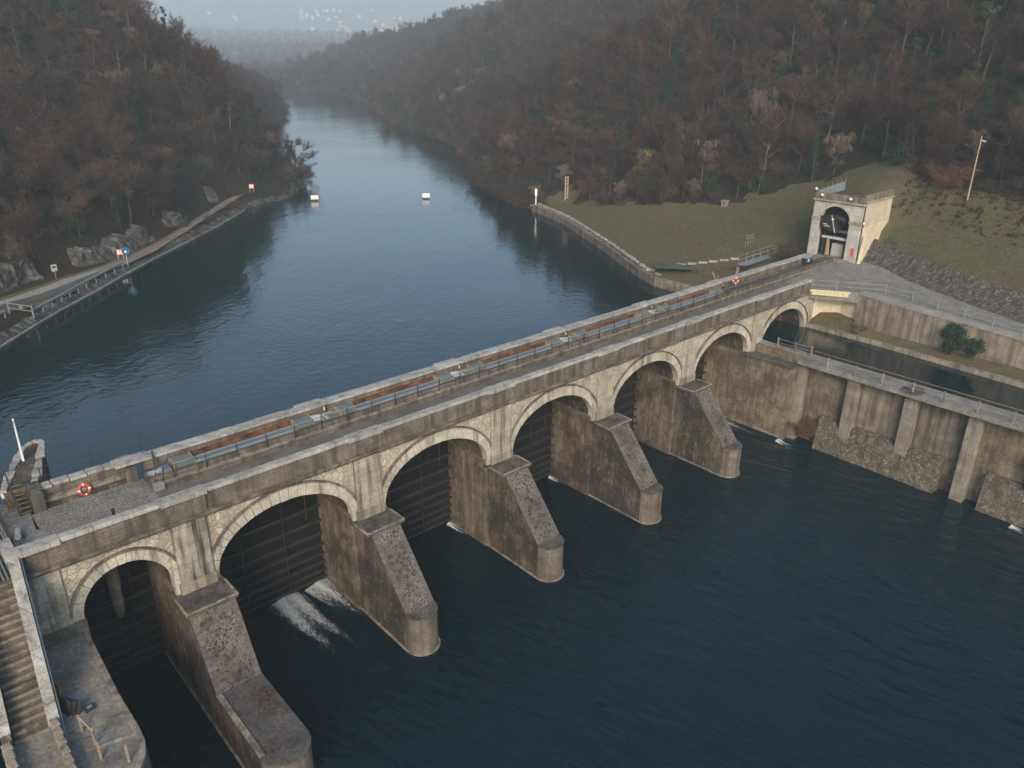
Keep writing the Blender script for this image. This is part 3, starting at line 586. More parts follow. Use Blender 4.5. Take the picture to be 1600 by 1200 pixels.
# white lamps on the upstream wall
for i, p in enumerate(PIERS[1:]):
    t = thing('wall_marker', 'small white marker plate on dark post by the %s hatch crossing' % ordn[i], 'marker', (p-0.3, 3.8, 14.0), 'white markers along the upstream wall')
    MB().box(p-0.26, p-0.2, 3.74, 3.8, 13.8, 14.55).build('post', 'dark_steel', t); MB().box(p-0.42, p-0.3, 3.74, 3.78, 14.15, 14.4).build('plate', 'pale_steel', t)
def ring_buoy(c, ax, label):
    t = thing('life_ring', label, 'life ring', c)
    MB().torus(c, 0.29, 0.085, ax).build('float', 'red', t, smooth=True)
    z = Vector(ax).normalized(); u = z.orthogonal().normalized(); v = z.cross(u)
    for k in range(4):
        d = math.cos(math.pi/4+k*math.pi/2)*u + math.sin(math.pi/4+k*math.pi/2)*v; tt = z.cross(d)
        MB().tube([Vector(c)+d*0.29-tt*0.035, Vector(c)+d*0.29+tt*0.035], 0.092, 10).build('white_band', 'white', t)
    return t
ring_buoy((-15.8, 4.66, 13.42), (0, -1, 0.35), 'red life ring with white bands against the gravel yard wall')
lr = ring_buoy((48.6, 2.9, 14.75), (-0.5, -1, 0.1), 'orange red life ring on a short post near the far end of the dam')
MB().tube([(48.6, 2.98, 13.8), (48.6, 2.98, 14.6)], 0.05, 6).build('post', 'dark_steel', lr)
# winch at the platform's end
wn = thing('winch', 'grey steel hand winch and cable frame at the end of the hatch platform', 'winch', (-12.2, 3.2, 13.0))
MB().box(-12.6, -12.0, 2.2, 2.6, 13.04, 13.5).box(-12.5, -12.1, 2.9, 3.4, 13.04, 13.9).build('base', 'grey_steel', wn, 0.02)
MB().tube([(-12.5, 2.4, 13.2), (-12.1, 3.2, 14.2), (-11.9, 4.0, 14.9)], 0.06, 6).build('jib', 'dark_steel', wn)
MB().tube([(-12.7, 3.1, 13.9), (-11.8, 3.1, 13.9)], 0.17, 12).build('drum', 'grey_steel', wn); MB().torus((-12.75, 3.1, 13.9), 0.34, 0.03, (1, 0, 0)).build('wheel', 'dark_steel', wn)
MB().box(-11.9, -11.3, 2.78, 3.5, 13.81, 14.0).build('guard', 'blue_plate', wn)
MB().tube([(-12.0, 2.6, 13.4), (-11.7, 2.9, 14.4), (-11.3, 3.4, 14.3)], 0.04, 5).build('lever', 'dark_steel', wn)
bo = thing('bollard', 'short black post standing in the gravel behind the parapet', 'post', (-15.5, -0.1, 13.0))
MB().box(-15.58, -15.42, -0.2, -0.06, 13.03, 14.25).build('shaft', 'black', bo, 0.02)
MB().box(-15.64, -15.36, -0.26, 0.0, 13.03, 13.1).build('foot', 'black', bo)
# cable fence upstream of the yard
cf = thing('cable_fence', 'thin dark wire fence on posts upstream of the yard wall', 'fence', (-15, 6.2, 13.5))
cps = [(-19.6, 6.6, 13.9), (-17.6, 6.1, 13.6), (-14.9, 5.9, 13.9), (-12.3, 4.6, 14.6)]
for q in cps[1:]: MB().tube([(q[0], q[1], q[2]-0.3), (q[0], q[1], q[2]+1.35)], 0.035, 5).build('post', 'dark_steel', cf)
for dz in (0.7, 1.3): MB().tube([(q[0], q[1], q[2]+dz) for q in cps], 0.016, 4).build('wire', 'dark_steel', cf)
# yellow steps and wing wall
ys_ = thing('yellow_steps', 'short steel stair with yellow nosings up to the wing wall', 'stairs', (-18.8, 5.4, 13.0))
for k in range(7):
    y = 4.55+0.26*k; z = 13.18+0.17*k
    tr = MB().box(-19.2, -18.62, y, y+0.24, z-0.04, z).build('tread', 'dark_steel', ys_); MB().box(-19.2, -18.62, y-0.03, y+0.04, z+0.002, z+0.02).build('nosing', 'yellow_trim', tr)
for xx in (-19.25, -18.58): MB().prism([(4.5, 13.03), (4.75, 13.03), (6.4, 14.1), (6.4, 14.3), (6.2, 14.3), (4.5, 13.2)], 'x', xx, xx+0.04).build('stringer', 'dark_steel', ys_)
for xx in (-19.23, -18.56):
    MB().tube([(xx, 4.55, 13.1), (xx, 4.55, 14.1), (xx, 6.3, 15.25), (xx, 6.3, 14.2)], 0.025, 5).build('handrail', 'dark_steel', ys_)
ww = thing('wing_wall', 'curved stone wing wall reaching out into the upstream water', 'wall', (-17.8, 8.5, 8))
wout = [(-19.6, 5.9), (-18.75, 8.3), (-17.55, 11.1), (-16.9, 11.75), (-16.55, 11.75), (-16.4, 11.3), (-17.0, 9.2), (-17.7, 6.8), (-18.1, 5.8)]
MB().prism(wout, 'z', 3, 14.1).build('masonry', 'riverwall', ww)
win = [(-19.3, 6.0), (-18.48, 8.2), (-17.35, 10.9), (-16.85, 11.5), (-16.7, 11.25), (-17.3, 9.2), (-18.0, 6.8), (-18.35, 5.9)]
MB().prism(win, 'z', 14.1, 14.13).build('top_fill', 'pier', ww)
ed = MB()
for seq in (wout[:5], wout[4:]):
    for (a, b2) in zip(seq[:-1], seq[1:]):
        a, b2 = Vector(a), Vector(b2); n = max(1, int((b2-a).length/0.7))
        for k in range(n):
            c = a+(b2-a)*(k+0.5)/n; an = math.atan2((b2-a).y, (b2-a).x); ed.obox((c.x, c.y, 14.14), ((b2-a).length/n/2-0.02, 0.17+0.05*((k*7) % 3), 0.08), an)
ed.build('edge_stones', 'coping', ww, 0.02)
ms = thing('mast', 'slim white mast with stay wires standing on the wing wall', 'mast', (-17.85, 9.4, 14.15))
MB().tube([(-17.85, 9.4, 14.1), (-17.8, 9.6, 16.9)], [0.07, 0.045], 8).build('pole', 'white', ms)
MB().tube([(-17.8, 9.6, 16.8), (-18.6, 8.6, 14.2)], 0.015, 4).tube([(-17.8, 9.6, 16.8), (-19.2, 6.8, 14.2)], 0.015, 4).build('stay', 'dark_steel', ms)
sb = thing('notice_board', 'small white notice board with dark marks by the yellow steps', 'sign', (-19.5, 5.9, 13.04))
MB().obox((-19.45, 6.2, 13.85), (0.28, 0.02, 0.2), 0.1, -0.3).build('panel', 'white', sb)
mk = MB(); 
for dx, dz in ((-0.13, 0.06), (-0.02, -0.05), (0.12, 0.05), (0.05, 0.1), (-0.1, -0.09)): mk.obox((-19.45+dx, 6.165, 13.85+dz), (0.045, 0.006, 0.03), 0.1, -0.3)
mk.build('marks', 'black', sb); MB().tube([(-19.45, 6.25, 13.04), (-19.45, 6.25, 13.7)], 0.03, 5).build('post', 'dark_steel', sb)
# yard fence, grating and pump
yf = thing('yard_fence', 'dark steel fence along the left edge of the concrete yard', 'fence', (-20.2, 3, 13.0))
for k in range(6): MB().box(-20.26, -20.18, 0.95+k*1.25, 1.03+k*1.25, 13.0, 14.2).build('post', 'dark_steel', yf)
for z in (13.15, 13.65, 14.15): MB().box(-20.25, -20.19, 0.95, 7.3, z, z+0.06).build('rail', 'dark_steel', yf)
fb = MB()
for k in range(44): fb.box(-20.235, -20.205, 1.1+k*0.14, 1.125+k*0.14, 13.2, 14.15)
fb.build('bar_row', 'dark_steel', yf)
gp = thing('grating_platform', 'grey ribbed grating deck beyond the yard fence', 'platform', (-23, 3, 12.6))
MB().box(-27, -20.3, -0.8, 4.2, 7.0, 12.6).build('base', 'concrete_old', gp)
gb = MB()
for k in range(34): gb.box(-27+k*0.2, -26.93+k*0.2, -0.8, 4.2, 12.6, 12.72)
gb.build('bar_row', 'grey_steel', gp)
pm = thing('pump_box', 'small pale steel tank lying at the yard fence', 'tank', (-19.75, 2.3, 13.05))
MB().tube([(-19.85, 1.95, 13.25), (-19.7, 2.75, 13.25)], 0.16, 12).build('tank', 'pale_steel', pm); MB().box(-19.98, -19.55, 2.0, 2.7, 13.05, 13.13).build('stand', 'dark_steel', pm)

# ------------------------------------------------------------------ stone staircase and terrace, lower left
st = thing('stone_staircase', 'long stone staircase between white coped walls at the left end of the dam', 'stairs', (-21.4, -4, 7.8))
def skew(x, y): return x - 0.115*(-1.0-y) if y < -1.0 else x
def stz(y): return 13.0+0.88*(y+1.0)
steps = MB(); ns = 20
for k in range(ns):
    y0 = -1.0-0.295*(k+1); y1 = -1.0-0.295*k; z = 13.0-0.26*(k+1)
    pl = [(skew(-22.25, y0), y0), (skew(-20.8, y0), y0), (skew(-20.8, y1), y1+0.02), (skew(-22.25, y1), y1+0.02)]
    steps.prism(pl, 'z', -3, z)
steps.build('steps', 'nose', st)
tf = MB()
for k in range(ns):
    y0 = -1.0-0.295*(k+1); z = 13.0-0.26*(k+1); tf.prism([(skew(-22.24, y0), y0-0.03), (skew(-20.81, y0), y0-0.03), (skew(-20.81, y0), y0+0.13), (skew(-22.24, y0), y0+0.13)], 'z', z-0.07, z+0.012)
tf.build('tread_fronts', 'plinth', st)
def stair_wall(xc, w, y_end):
    top = []; body = MB(); cp = MB(); n = 7; y = -1.0
    for k in range(n):
        a = -1.0+(y_end+1.0)*k/n; b2 = -1.0+(y_end+1.0)*(k+1)/n
        za, zb = stz(a)+1.0, stz(b2)+1.0
        def q(y, x, z): return (skew(x, y), y, z)
        x0, x1 = xc-w/2, xc+w/2
        body.add([q(a, x0+.05, za-.14), q(a, x1-.05, za-.14), q(b2, x1-.05, zb-.14), q(b2, x0+.05, zb-.14), q(a, x0+.05, -2), q(a, x1-.05, -2), q(b2, x1-.05, -2), q(b2, x0+.05, -2)], [(0, 1, 2, 3), (0, 4, 5, 1), (1, 5, 6, 2), (2, 6, 7, 3), (3, 7, 4, 0)])
        a2, b3 = a-0.012, b2+0.012; za, zb = stz(a2)+1.0, stz(b3)+1.0
        cp.add([q(a2, x0, za), q(a2, x1, za), q(b3, x1, zb), q(b3, x0, zb), q(a2, x0, za-.16), q(a2, x1, za-.16), q(b3, x1, zb-.16), q(b3, x0, zb-.16)], [(0, 1, 2, 3), (0, 4, 5, 1), (1, 5, 6, 2), (2, 6, 7, 3), (3, 7, 4, 0), (4, 7, 6, 5)])
    wl = body.build('side_wall', 'parapet', st); cp.build('coping', 'coping', wl, 0.02)
MB().tube([(skew(-20.24, y), y, stz(y)+.72) for y in (-1.0, -2.5, -4, -5.5, -7.4)]+[(skew(-20.24, -9.5), -9.5, 8.15)], .045, 6).build('handrail', 'rail_blue', st); stair_wall(-20.55, 0.5, -7.4); stair_wall(-22.5, 0.5, -7.0)
MB().box(-23.5, -21.2, -20, -6.9, -3, 7.75).build('landing', 'concrete', st)
kb = MB()
for k in range(7):
    y = -7.55-0.62*k; kb.obox((skew(-20.55, -7.4)-0.05*k*0.3, y, 8.15-0.035*k), (0.17, 0.29, 0.42), 0.1)
    kb.obox((-23.25-0.02*k, y+0.2, 7.95), (0.2, 0.29, 0.35), 0.08)
kb.build('kerb_stones', 'plinth', st, 0.03)
tr = thing('terrace', 'grey concrete terrace with rounded end beside the staircase', 'terrace', (-19.6, -5, 7.8))
tp = [(-20.6, -0.84), (-18.2, -0.84), (-18.35, -7), (-18.3, -9.6), (-18.34, -10.6), (-18.6, -11.5), (-19.05, -12.2), (-19.7, -12.7), (-20.6, -13.0), (-21.6, -13.0), (-21.3, -7.5)]
MB().prism(tp, 'z', -3, 7.62).build('wall', 'concrete_old', tr)
MB().prism(tp, 'z', 7.62, 7.8).build('paving', 'concrete', tr, 0.02)
sm = MB()
for (a, b2, w2) in (((-21.1, -7.9), (-18.45, -8.3), 0.13), ((-20.6, -9.5), (-18.45, -9.95), 0.08)):
    a, b2 = Vector(a), Vector(b2); c = (a+b2)/2; sm.obox((c.x, c.y, 7.815), ((b2-a).length/2, w2, 0.022), math.atan2((b2-a).y, (b2-a).x))
sm.build('cement_seam', 'plinth', tr, 0.01)
ot = tp[1:9]; inn = [(-18.48, -0.85), (-18.63, -7), (-18.6, -9.55), (-18.62, -10.45), (-18.85, -11.35), (-19.25, -11.95), (-19.8, -12.42), (-20.6, -12.7)]
eg = MB().prism(ot+inn[::-1], 'z', 7.79, 7.88)
eg.build('edge_kerb', 'plinth', tr, 0.02)
ob = thing('orange_board', 'faded orange board leaning on the staircase wall', 'board', (-20.75, -5.4, 7.8)); MB().obox((-20.72, -5.45, 8.35), (0.03, 0.28, 0.5), 0.2, 0, 0.25).build('panel', 'orange', ob); MB().obox((-20.68, -5.45, 7.9), (0.05, 0.3, 0.05), 0.2).build('foot', 'dark_steel', ob)
ms2 = thing('metal_sheet', 'square pale grey metal sheet lying on the terrace', 'metal sheet', (-20.1, -5.7, 7.8)); MB().obox((-20.05, -5.75, 7.83), (0.38, 0.4, 0.015), 0.25, 0.02).build('panel', 'grey_steel', ms2); MB().obox((-20.05, -5.4, 7.86), (0.38, 0.02, 0.02), 0.25).build('rim', 'grey_steel', ms2)
hv = thing('plank_stack', 'dark leaning boards beside the orange board on the terrace', 'boards', (-20.6, -6.3, 7.8))
for k in range(3): MB().obox((-20.62+0.16*k, -6.3-0.12*k, 8.15-0.05*k), (0.025, 0.42, 0.36), 0.3+0.1*k, 0, 0.4).build('plank', 'dark_steel', hv)
bx = thing('floor_box', 'small dark box with a blue lid on the terrace floor', 'box', (-19.75, -6.9, 7.8)); MB().obox((-19.75, -6.9, 7.88), (0.24, 0.2, 0.08), 0.2).build('case', 'dark_steel', bx, 0.02); MB().obox((-19.72, -6.92, 7.97), (0.11, 0.08, 0.012), 0.2).build('lid', 'rail_blue', bx)
wr = thing('terrace_railing', 'rough timber and wire railing across the terrace end', 'railing', (-20.2, -9.5, 7.8))
for q in ((-20.4, -8.2), (-20.15, -9.4), (-20.2, -10.4), (-19.3, -11.4)): MB().box(q[0]-0.05, q[0]+0.05, q[1]-0.05, q[1]+0.05, 7.8, 8.85).build('post', 'wood', wr)
MB().tube([(-20.4, -8.2, 8.8), (-20.15, -9.4, 8.7), (-20.2, -10.4, 8.75)], 0.05, 5).build('bar', 'wood', wr); MB().tube([(-20.15, -9.4, 8.4), (-21.0, -9.0, 8.3)], 0.02, 4).tube([(-20.2, -10.4, 8.4), (-21.0, -10.0, 8.3)], 0.02, 4).build('wire', 'dark_steel', wr)

# ------------------------------------------------------------------ river wall, canal, retaining wall (right)
rw = thing('river_wall', 'tall buttressed stone wall between the canal and the lower river', 'wall', (47.5, -20, 0))
MB().box(48.2, 49.3, -70, -6.4, -3, 8.45).build('wall', 'riverwall', rw)
MB().box(49.2, 49.32, -6.4, 4.7, 2, 8.88).build('canal_lining', 'concrete_old', rw)
for yb in (-6.55, -12.1, -17.6, -23.15, -28.7, -34.2): MB().prism([(47.05, -1), (48.22, -1), (48.22, 8.45), (47.3, 8.45), (47.2, 3.2)], 'y', yb-0.58, yb+0.58).build('buttress', 'buttress', rw, 0.04)
for yb, mt in ((-9.3, 'riverwall'), (-14.85, 'retaining'), (-20.4, 'concrete_old'), (-25.9, 'riverwall'), (-31.4, 'riverwall')): MB().box(48.1, 48.19, yb-2.15, yb+2.15, 3.35, 8.2).build('recess_panel', mt, rw, 0.02)
def footing(y0, y1, jag):
    m = MB(); n = max(4, int(abs(y1-y0)/0.5)); r2 = random.Random(jag)
    top = [(47.3+r2.uniform(-.05, .05), y0+(y1-y0)*i/n, 3.15+r2.uniform(-.22, .12)) for i in range(n+1)]
    bot = [(46.5+r2.uniform(-.1, .1), y0+(y1-y0)*i/n, -1.5) for i in range(n+1)]; mid = [(46.85+r2.uniform(-.05, .05), y0+(y1-y0)*i/n, 0.35+r2.uniform(-.1, .1)) for i in range(n+1)]
    bk = [(48.25, y0+(y1-y0)*i/n, 3.3) for i in range(n+1)]
    m.wallstrip(bk, top).wallstrip(top, mid).wallstrip(mid, bot)
    e0 = [bk[0], top[0], mid[0], bot[0], (48.25, y0, -1.5)]; e1 = [bk[-1], top[-1], mid[-1], bot[-1], (48.25, y1, -1.5)]
    m.add(e0, [(0, 1, 2, 3, 4)]); m.add(e1, [(4, 3, 2, 1, 0)]); m.build('footing', 'footing', rw)
footing(-9.4, -21.3, 1); footing(-25.0, -29.5, 2); footing(-31, -60, 3)
MB().box(46.62, 49.34, -70, -6.42, 8.46, 8.9).build('walkway', 'concrete', rw, 0.03)
MB().box(48.3, 49.34, -6.4, -0.4, 8.46, 8.9).build('walkway', 'concrete', rw, 0.03)
MB().box(47.62, 48.34, -6.4, -0.9, 7.9, 8.86).build('parapet_strip', 'riverwall', rw)
for yb in (-17.6, -28.7): MB().prism([(46.5, yb-0.75), (47.6, yb-0.95), (48.3, yb-0.5), (48.3, yb+0.5), (47.6, yb+0.95), (46.5, yb+0.75)], 'z', 8.9, 9.05).build('cap_slab', 'captop', rw, 0.02)
wl = thing('walkway_railing', 'low concrete post and wire railing along the top of the river wall', 'railing', (47, -15, 8.9))
pp = [(48.45, -3.1), (48.5, -5.0), (48.6, -6.8), (46.85, -9.5), (46.85, -12.3), (46.85, -14.9), (46.85, -17.7), (46.85, -20.4), (46.85, -23.2), (46.85, -26.0), (46.85, -28.8), (46.85, -31.6)]
for q in pp: MB().box(q[0]-0.07, q[0]+0.07, q[1]-0.07, q[1]+0.07, 8.88, 9.95).build('post', 'plinth', wl, 0.02)
for z in (9.4, 9.8): MB().tube([(q[0], q[1], z) for q in pp[:3]], 0.02, 4).tube([(q[0], q[1], z) for q in pp[3:]], 0.02, 4).build('wire', 'grey_steel', wl)
w2 = MB()
for z in (9.35,): w2.tube([(49.2, -6.8, 9.3), (49.2, -33, 9.3)], 0.025, 4)
w2.build('inner_rail', 'wood', wl)
cb = thing('canal_bank', 'low stone kerb and grassy strip along the far side of the canal', 'bank', (58.8, -12, 8.6))
MB().prism([(58.2, 4.6), (58.35, -1), (58.3, -9), (57.6, -20), (57.0, -30), (55, -60), (55.6, -60), (58.0, -30), (58.3, -20), (58.9, -9), (58.9, 4.6)], 'z', 2, 8.72).build('kerb', 'plinth', cb)
gs = MB(); A = [(58.85, -0.7, 8.73), (58.8, -9, 8.73), (58.2, -20, 8.73), (57.9, -30, 8.73), (55.5, -60, 8.73)]; Bq = [(61.6, -0.7, 10.2), (60.6, -5.6, 9.75), (60.3, -20, 9.5), (60.3, -30, 9.5), (60.3, -60, 9.5)]
gs.wallstrip(A, Bq).build('turf', 'grass', cb)
rt = thing('retaining_wall', 'stained concrete retaining wall carrying the gravel lot above the canal', 'wall', (59, -15, 9))
tw = [(60.2, -5.5), (59.95, -9), (59.85, -22.5), (59.8, -36), (59.8, -60)]
m = MB(); n = len(tw)
m.add([(x, y, lotz((60, y))-.12) for x, y in tw]+[(x-0.1, y, 8.6) for x, y in tw]+[(x+1.0, y, lotz((60, y))-.12) for x, y in tw]+[(x+1.0, y, 8.6) for x, y in tw],
      [(i, i+1, n+i+1, n+i) for i in range(n-1)]+[(i, 2*n+i, 2*n+i+1, i+1) for i in range(n-1)]+[(0, n, 3*n, 2*n)])
m.build('wall', 'retaining', rt)
cpm = MB(); q0 = [(x-.08, y, lotz((60, y))+.03) for x, y in tw]; q1 = [(x+1.5, y, lotz((60, y))+.03) for x, y in tw]; n = len(tw)
cpm.add(q0+q1+[(x, y, z-.2) for x, y, z in q0]+[(x, y, z-.2) for x, y, z in q1], [(i, i+1, n+i+1, n+i) for i in range(n-1)]+[(2*n+i, 2*n+i+1, i+1, i) for i in range(n-1)]+[(n+i, n+i+1, 3*n+i+1, 3*n+i) for i in range(n-1)]+[(0, n, 3*n, 2*n)])
cpm.build('coping', 'concrete_pale', rt)
ab = MB().prism([(59.3, -0.6), (60.2, -0.6), (64, -3), (62.5, -6.2), (60.75, -5.4), (60.9, -4.6), (61.2, -3.2), (60.6, -1.2), (59.5, -0.85)], 'z', 7.5, 12.2).build('abutment', 'render', rt)
sl = thing('footbridge_slab', 'pale yellow concrete slab bridging the corner beside the canal arch', 'slab', (59.2, -3.2, 12.6))
A2, B2 = Vector((57.85, -1.0)), Vector((60.55, -5.45)); cc = (A2+B2)/2; an = math.atan2((B2-A2).y, (B2-A2).x); L2 = (B2-A2).length/2
nn = Vector((-(B2-A2).y, (B2-A2).x)).normalized(); nn = nn if nn.x > 0 else -nn
MB().obox((cc.x+nn.x*1.2, cc.y+nn.y*1.2, 12.86), (L2, 1.25, 0.12), an).build('deck', 'concrete', sl, 0.02)
MB().obox((cc.x+nn.x*0.1, cc.y+nn.y*0.1, 12.5), (L2+0.05, 0.16, 0.2), an).build('beam', 'yellow_beam', sl, 0.02)
MB().obox((cc.x-nn.x*0.02, cc.y-nn.y*0.02, 12.82), (L2+0.05, 0.1, 0.1), an).build('edge_strip', 'yellow_beam', sl, 0.02)
lr2 = thing('lot_railing', 'grey steel railing along the edge of the gravel lot', 'railing', (60, -10, 13))
lp = [(57.95, -1.1), (59.25, -3.25), (60.7, -5.4), (62.3, -7.4), (62.1, -10.4), (61.7, -13.2), (61.3, -16), (61.0, -18.8), (60.8, -21.6), (60.7, -24.5), (60.6, -27.5)]
for q in lp: zq = lotz((60, q[1])); MB().box(q[0]-0.045, q[0]+0.045, q[1]-0.045, q[1]+0.045, zq-(.6 if q[1] > -5.5 else .05), zq+1.05).build('post', 'grey_steel', lr2)
for z in (.45, .98): MB().tube([(q[0], q[1], lotz((60, q[1]))+z) for q in lp], 0.03, 5).build('rail', 'rail_blue', lr2)
# rubble bank
rb = thing('rubble_bank', 'dark loose stone bank between the gravel lot and the grassy mound', 'stone bank', (66, -10, 13))
FL = [Vector(p) for p in FOOT[:6]]; m = MB(); nv = 8; rr2 = random.Random(5); rows = 0
for a, b2 in zip(FL[:-1], FL[1:]):
    n = max(2, int((b2-a).length/.32)); dr = (b2-a).normalized(); nr = Vector((-dr.y, dr.x)); nr = nr if nr.x > 0 else -nr
    for i in range(n):
        for j in range(nv+1):
            f = j/nv; q = a+(b2-a)*i/n + nr*(-0.2+2.2*f + rr2.uniform(-.1, .1)); z = lotz((q.x, q.y))-0.12+2.45*f+rr2.uniform(-.1, .1); m.v.append((q.x, q.y, z))
        rows += 1
m.f = [(i*(nv+1)+j, i*(nv+1)+j+1, (i+1)*(nv+1)+j+1, (i+1)*(nv+1)+j) for i in range(rows-1) for j in range(nv)]
m.build('stones', 'bank_rubble', rb)

# ------------------------------------------------------------------ gatehouse
GX = 70.0
gh = thing('gatehouse', 'pale stone gatehouse with a tall arched opening built into the grassy mound', 'gatehouse', (72, 3, 13.5))
gy0, gy1, gc, ga = 0.12, 6.4, 3.45, 1.9
op = [(gc+ga*math.cos(math.pi*i/20), 18.35+1.7*math.sin(math.pi*i/20)) for i in range(21)]
poly = [(gc-ga, 13.2), (gy0, 13.2), (gy0, 20.6), (gy1, 20.6), (gy1, 13.2), (gc+ga, 13.2)] + op
MB().prism(poly, 'x', GX, GX+0.7).build('front_wall', 'gatehouse', gh)
MB().box(GX+0.7, GX+7.5, gy0+0.02, gy0+0.5, 12.5, 21.0).build('side_wall', 'render', gh)
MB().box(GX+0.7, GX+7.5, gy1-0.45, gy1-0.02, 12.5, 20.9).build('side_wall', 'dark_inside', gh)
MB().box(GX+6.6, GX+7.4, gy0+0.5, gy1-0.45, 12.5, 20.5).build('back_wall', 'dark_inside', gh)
MB().box(GX+0.7, GX+7.5, gy0+0.5, gy1-0.45, 20.2, 20.6).build('roof', 'captop', gh)
MB().box(GX-0.3, GX+7, gc-ga-0.8, gc+ga+0.3, 13.0, 13.78).build('floor', 'concrete', gh)
rg = MB()
for k in range(15):
    t0, t1 = math.pi*k/15+0.006, math.pi*(k+1)/15-0.006
    rg.prism([(gc+ga*.99*math.cos(t), 18.35+1.68*math.sin(t)) for t in (t0, (t0+t1)/2, t1)]+[(gc+(ga+.42)*math.cos(t), 18.35+2.12*math.sin(t)) for t in (t1, (t0+t1)/2, t0)], 'x', GX-0.07-0.03*(k == 7), GX+0.3)
rg.build('arch_ring', 'ring', gh, 0.01)
for (a, b2) in ((gy0, gc-ga-0.004), (gc+ga+0.004, gy1)):
    MB().box(GX-0.1, GX+0.2, a-0.05, b2, 13.2, 18.2).build('pillar', 'gatehouse', gh, 0.03)
    MB().box(GX-0.2, GX+0.2, a-0.16, b2+0.06, 18.2, 18.5).build('impost', 'ashlar', gh, 0.03)
MB().box(GX-0.22, GX+0.71, gy0-0.18, gy1+0.15, 20.5, 20.72).box(GX+0.72, GX+7.6, gy0-0.18, gy0+0.5, 20.78, 20.98).build('cornice', 'ashlar', gh, 0.03)
MB().box(GX-0.05, GX+0.45, gy0-0.05, gy1+0.05, 20.72, 21.45).box(GX+0.46, GX+7.5, gy0-0.05, gy0+0.35, 20.98, 21.75).build('roof_parapet', 'retaining', gh, 0.03)
MB().tube([(GX+0.25, gy0-0.1, 20.6), (GX+0.25, gy0-0.1, 14.0)], 0.06, 6).build('downpipe', 'dark_steel', gh)
MB().prism([(GX+0.1, 13.3), (GX+0.55, 13.3), (GX+1.0, 16.9), (GX+0.72, 16.9)], 'y', gy0-0.5, gy0-0.2).build('wing_buttress', 'render', gh, 0.03)
MB().box(GX-0.13, GX-0.101, gy0+0.3, gy0+0.62, 14.4, 15.4).build('hose_box', 'red', gh)
fp = MB(); 
for k in range(7): fp.box(GX+0.5+k*1.1, GX+0.56+k*1.1, gy1-0.1, gy1-0.04, 20.7, 21.2+0.28*k*0.6+0.5)
fp.build('screen_post_row', 'grey_steel', gh); MB().prism([(GX+0.5, 20.75), (GX+7.2, 20.9), (GX+7.2, 22.1), (GX+0.5, 21.6)], 'y', gy1-0.09, gy1-0.06).build('roof_screen', 'rail_blue', gh)
ss = MB()
for k in range(5): ss.box(GX-1.5+k*0.28, GX-1.25+k*0.28, 1.0, 1.9, 13.2, 13.45+0.1*k)
ss.build('striped_steps', 'wood', gh)
for (x2, y2, z2, lb) in ((GX-0.15, 6.3, 22.0, 'floodlight on a short mast at the left corner of the gatehouse'), (GX-0.25, 5.4, 21.35, 'round white floodlight on the left half of the gatehouse front'), (GX-0.25, 1.75, 21.3, 'round white floodlight on the right half of the gatehouse front'), (GX+0.25, -0.15, 18.6, 'black floodlight on the sunlit side wall of the gatehouse')):
    t = thing('floodlight', lb, 'floodlight', (x2, y2, z2), 'floodlights on the gatehouse')
    MB().tube([(x2, y2, z2), (x2-0.22, y2-0.08, z2-0.06)], [0.14, 0.2], 10).build('housing', 'dark_steel', t); MB().tube([(x2-0.222, y2-0.081, z2-0.0605), (x2-0.24, y2-0.085, z2-0.064)], 0.17, 10).build('glass', 'lamp', t)
    MB().tube([(x2+0.05, y2, z2), (x2+0.15, y2+0.1, z2-0.6)], 0.03, 5).build('bracket', 'dark_steel', t)
cr = thing('gantry_crane', 'dark steel gate hoist machine parked inside the gatehouse arch', 'hoist', (72, 3.6, 13.8))
MB().prism([(gc-0.3, 16.9), (gc+1.55, 17.3), (gc+1.75, 18.7), (gc+0.4, 18.95)], 'x', GX-0.25, GX+2.4).build('hood', 'gate_rib', cr, 0.03)
MB().prism([(gc-0.32, 16.88), (gc+0.38, 18.97), (gc+0.32, 18.99), (gc-0.4, 16.95)], 'x', GX-0.3, GX-0.2).build('hood_edge', 'pale_steel', cr)
MB().box(GX-0.262, GX-0.252, gc+0.75, gc+1.3, 17.78, 17.84).box(GX-0.262, GX-0.252, gc+0.4, gc+1.2, 17.56, 17.62).build('plate_marks', 'white', cr)
MB().box(GX+0.5, GX+0.8, gc-1.7, gc+1.6, 15.95, 16.25).box(GX+2.2, GX+2.5, gc-1.7, gc+1.7, 16.5, 16.8).build('cross_beam', 'pale_steel', cr)
MB().box(GX+0.6, GX+1.0, gc+1.1, gc+1.5, 13.8, 16.6).box(GX+2.4, GX+2.7, gc-1.6, gc-1.3, 13.8, 16.6).build('leg', 'gate_rib', cr)
MB().tube([(GX+0.8, gc-1.2, 18.3), (GX+0.8, gc+0.2, 18.6)], 0.3, 10).tube([(GX+1.2, gc-0.9, 17.8), (GX+1.2, gc+0.1, 18.1)], 0.25, 10).build('drum', 'dark_steel', cr)
MB().tube([(GX+0.5, gc+0.6, 13.9), (GX+0.6, gc+0.75, 15.9)], [0.3, 0.18], 8).build('hydraulic_ram', 'wood', cr)
MB().tube([(GX-0.32, gc+0.1, 18.5), (GX-0.36, gc+0.1, 18.5)], 0.13, 10).build('lamp', 'lamp', cr)
cbn = thing('cabinet', 'cream double door steel cabinet on the gatehouse floor', 'cabinet', (GX+1.6, gc-0.6, 13.8))
MB().box(GX+0.9, GX+2.0, gc-1.2, gc+0.3, 13.79, 15.35).build('case', 'cabinet', cbn, 0.02)
for yy in (gc-1.17, gc-0.43): MB().box(GX+0.875, GX+0.898, yy, yy+0.7, 13.85, 15.3).build('door', 'cabinet', cbn)
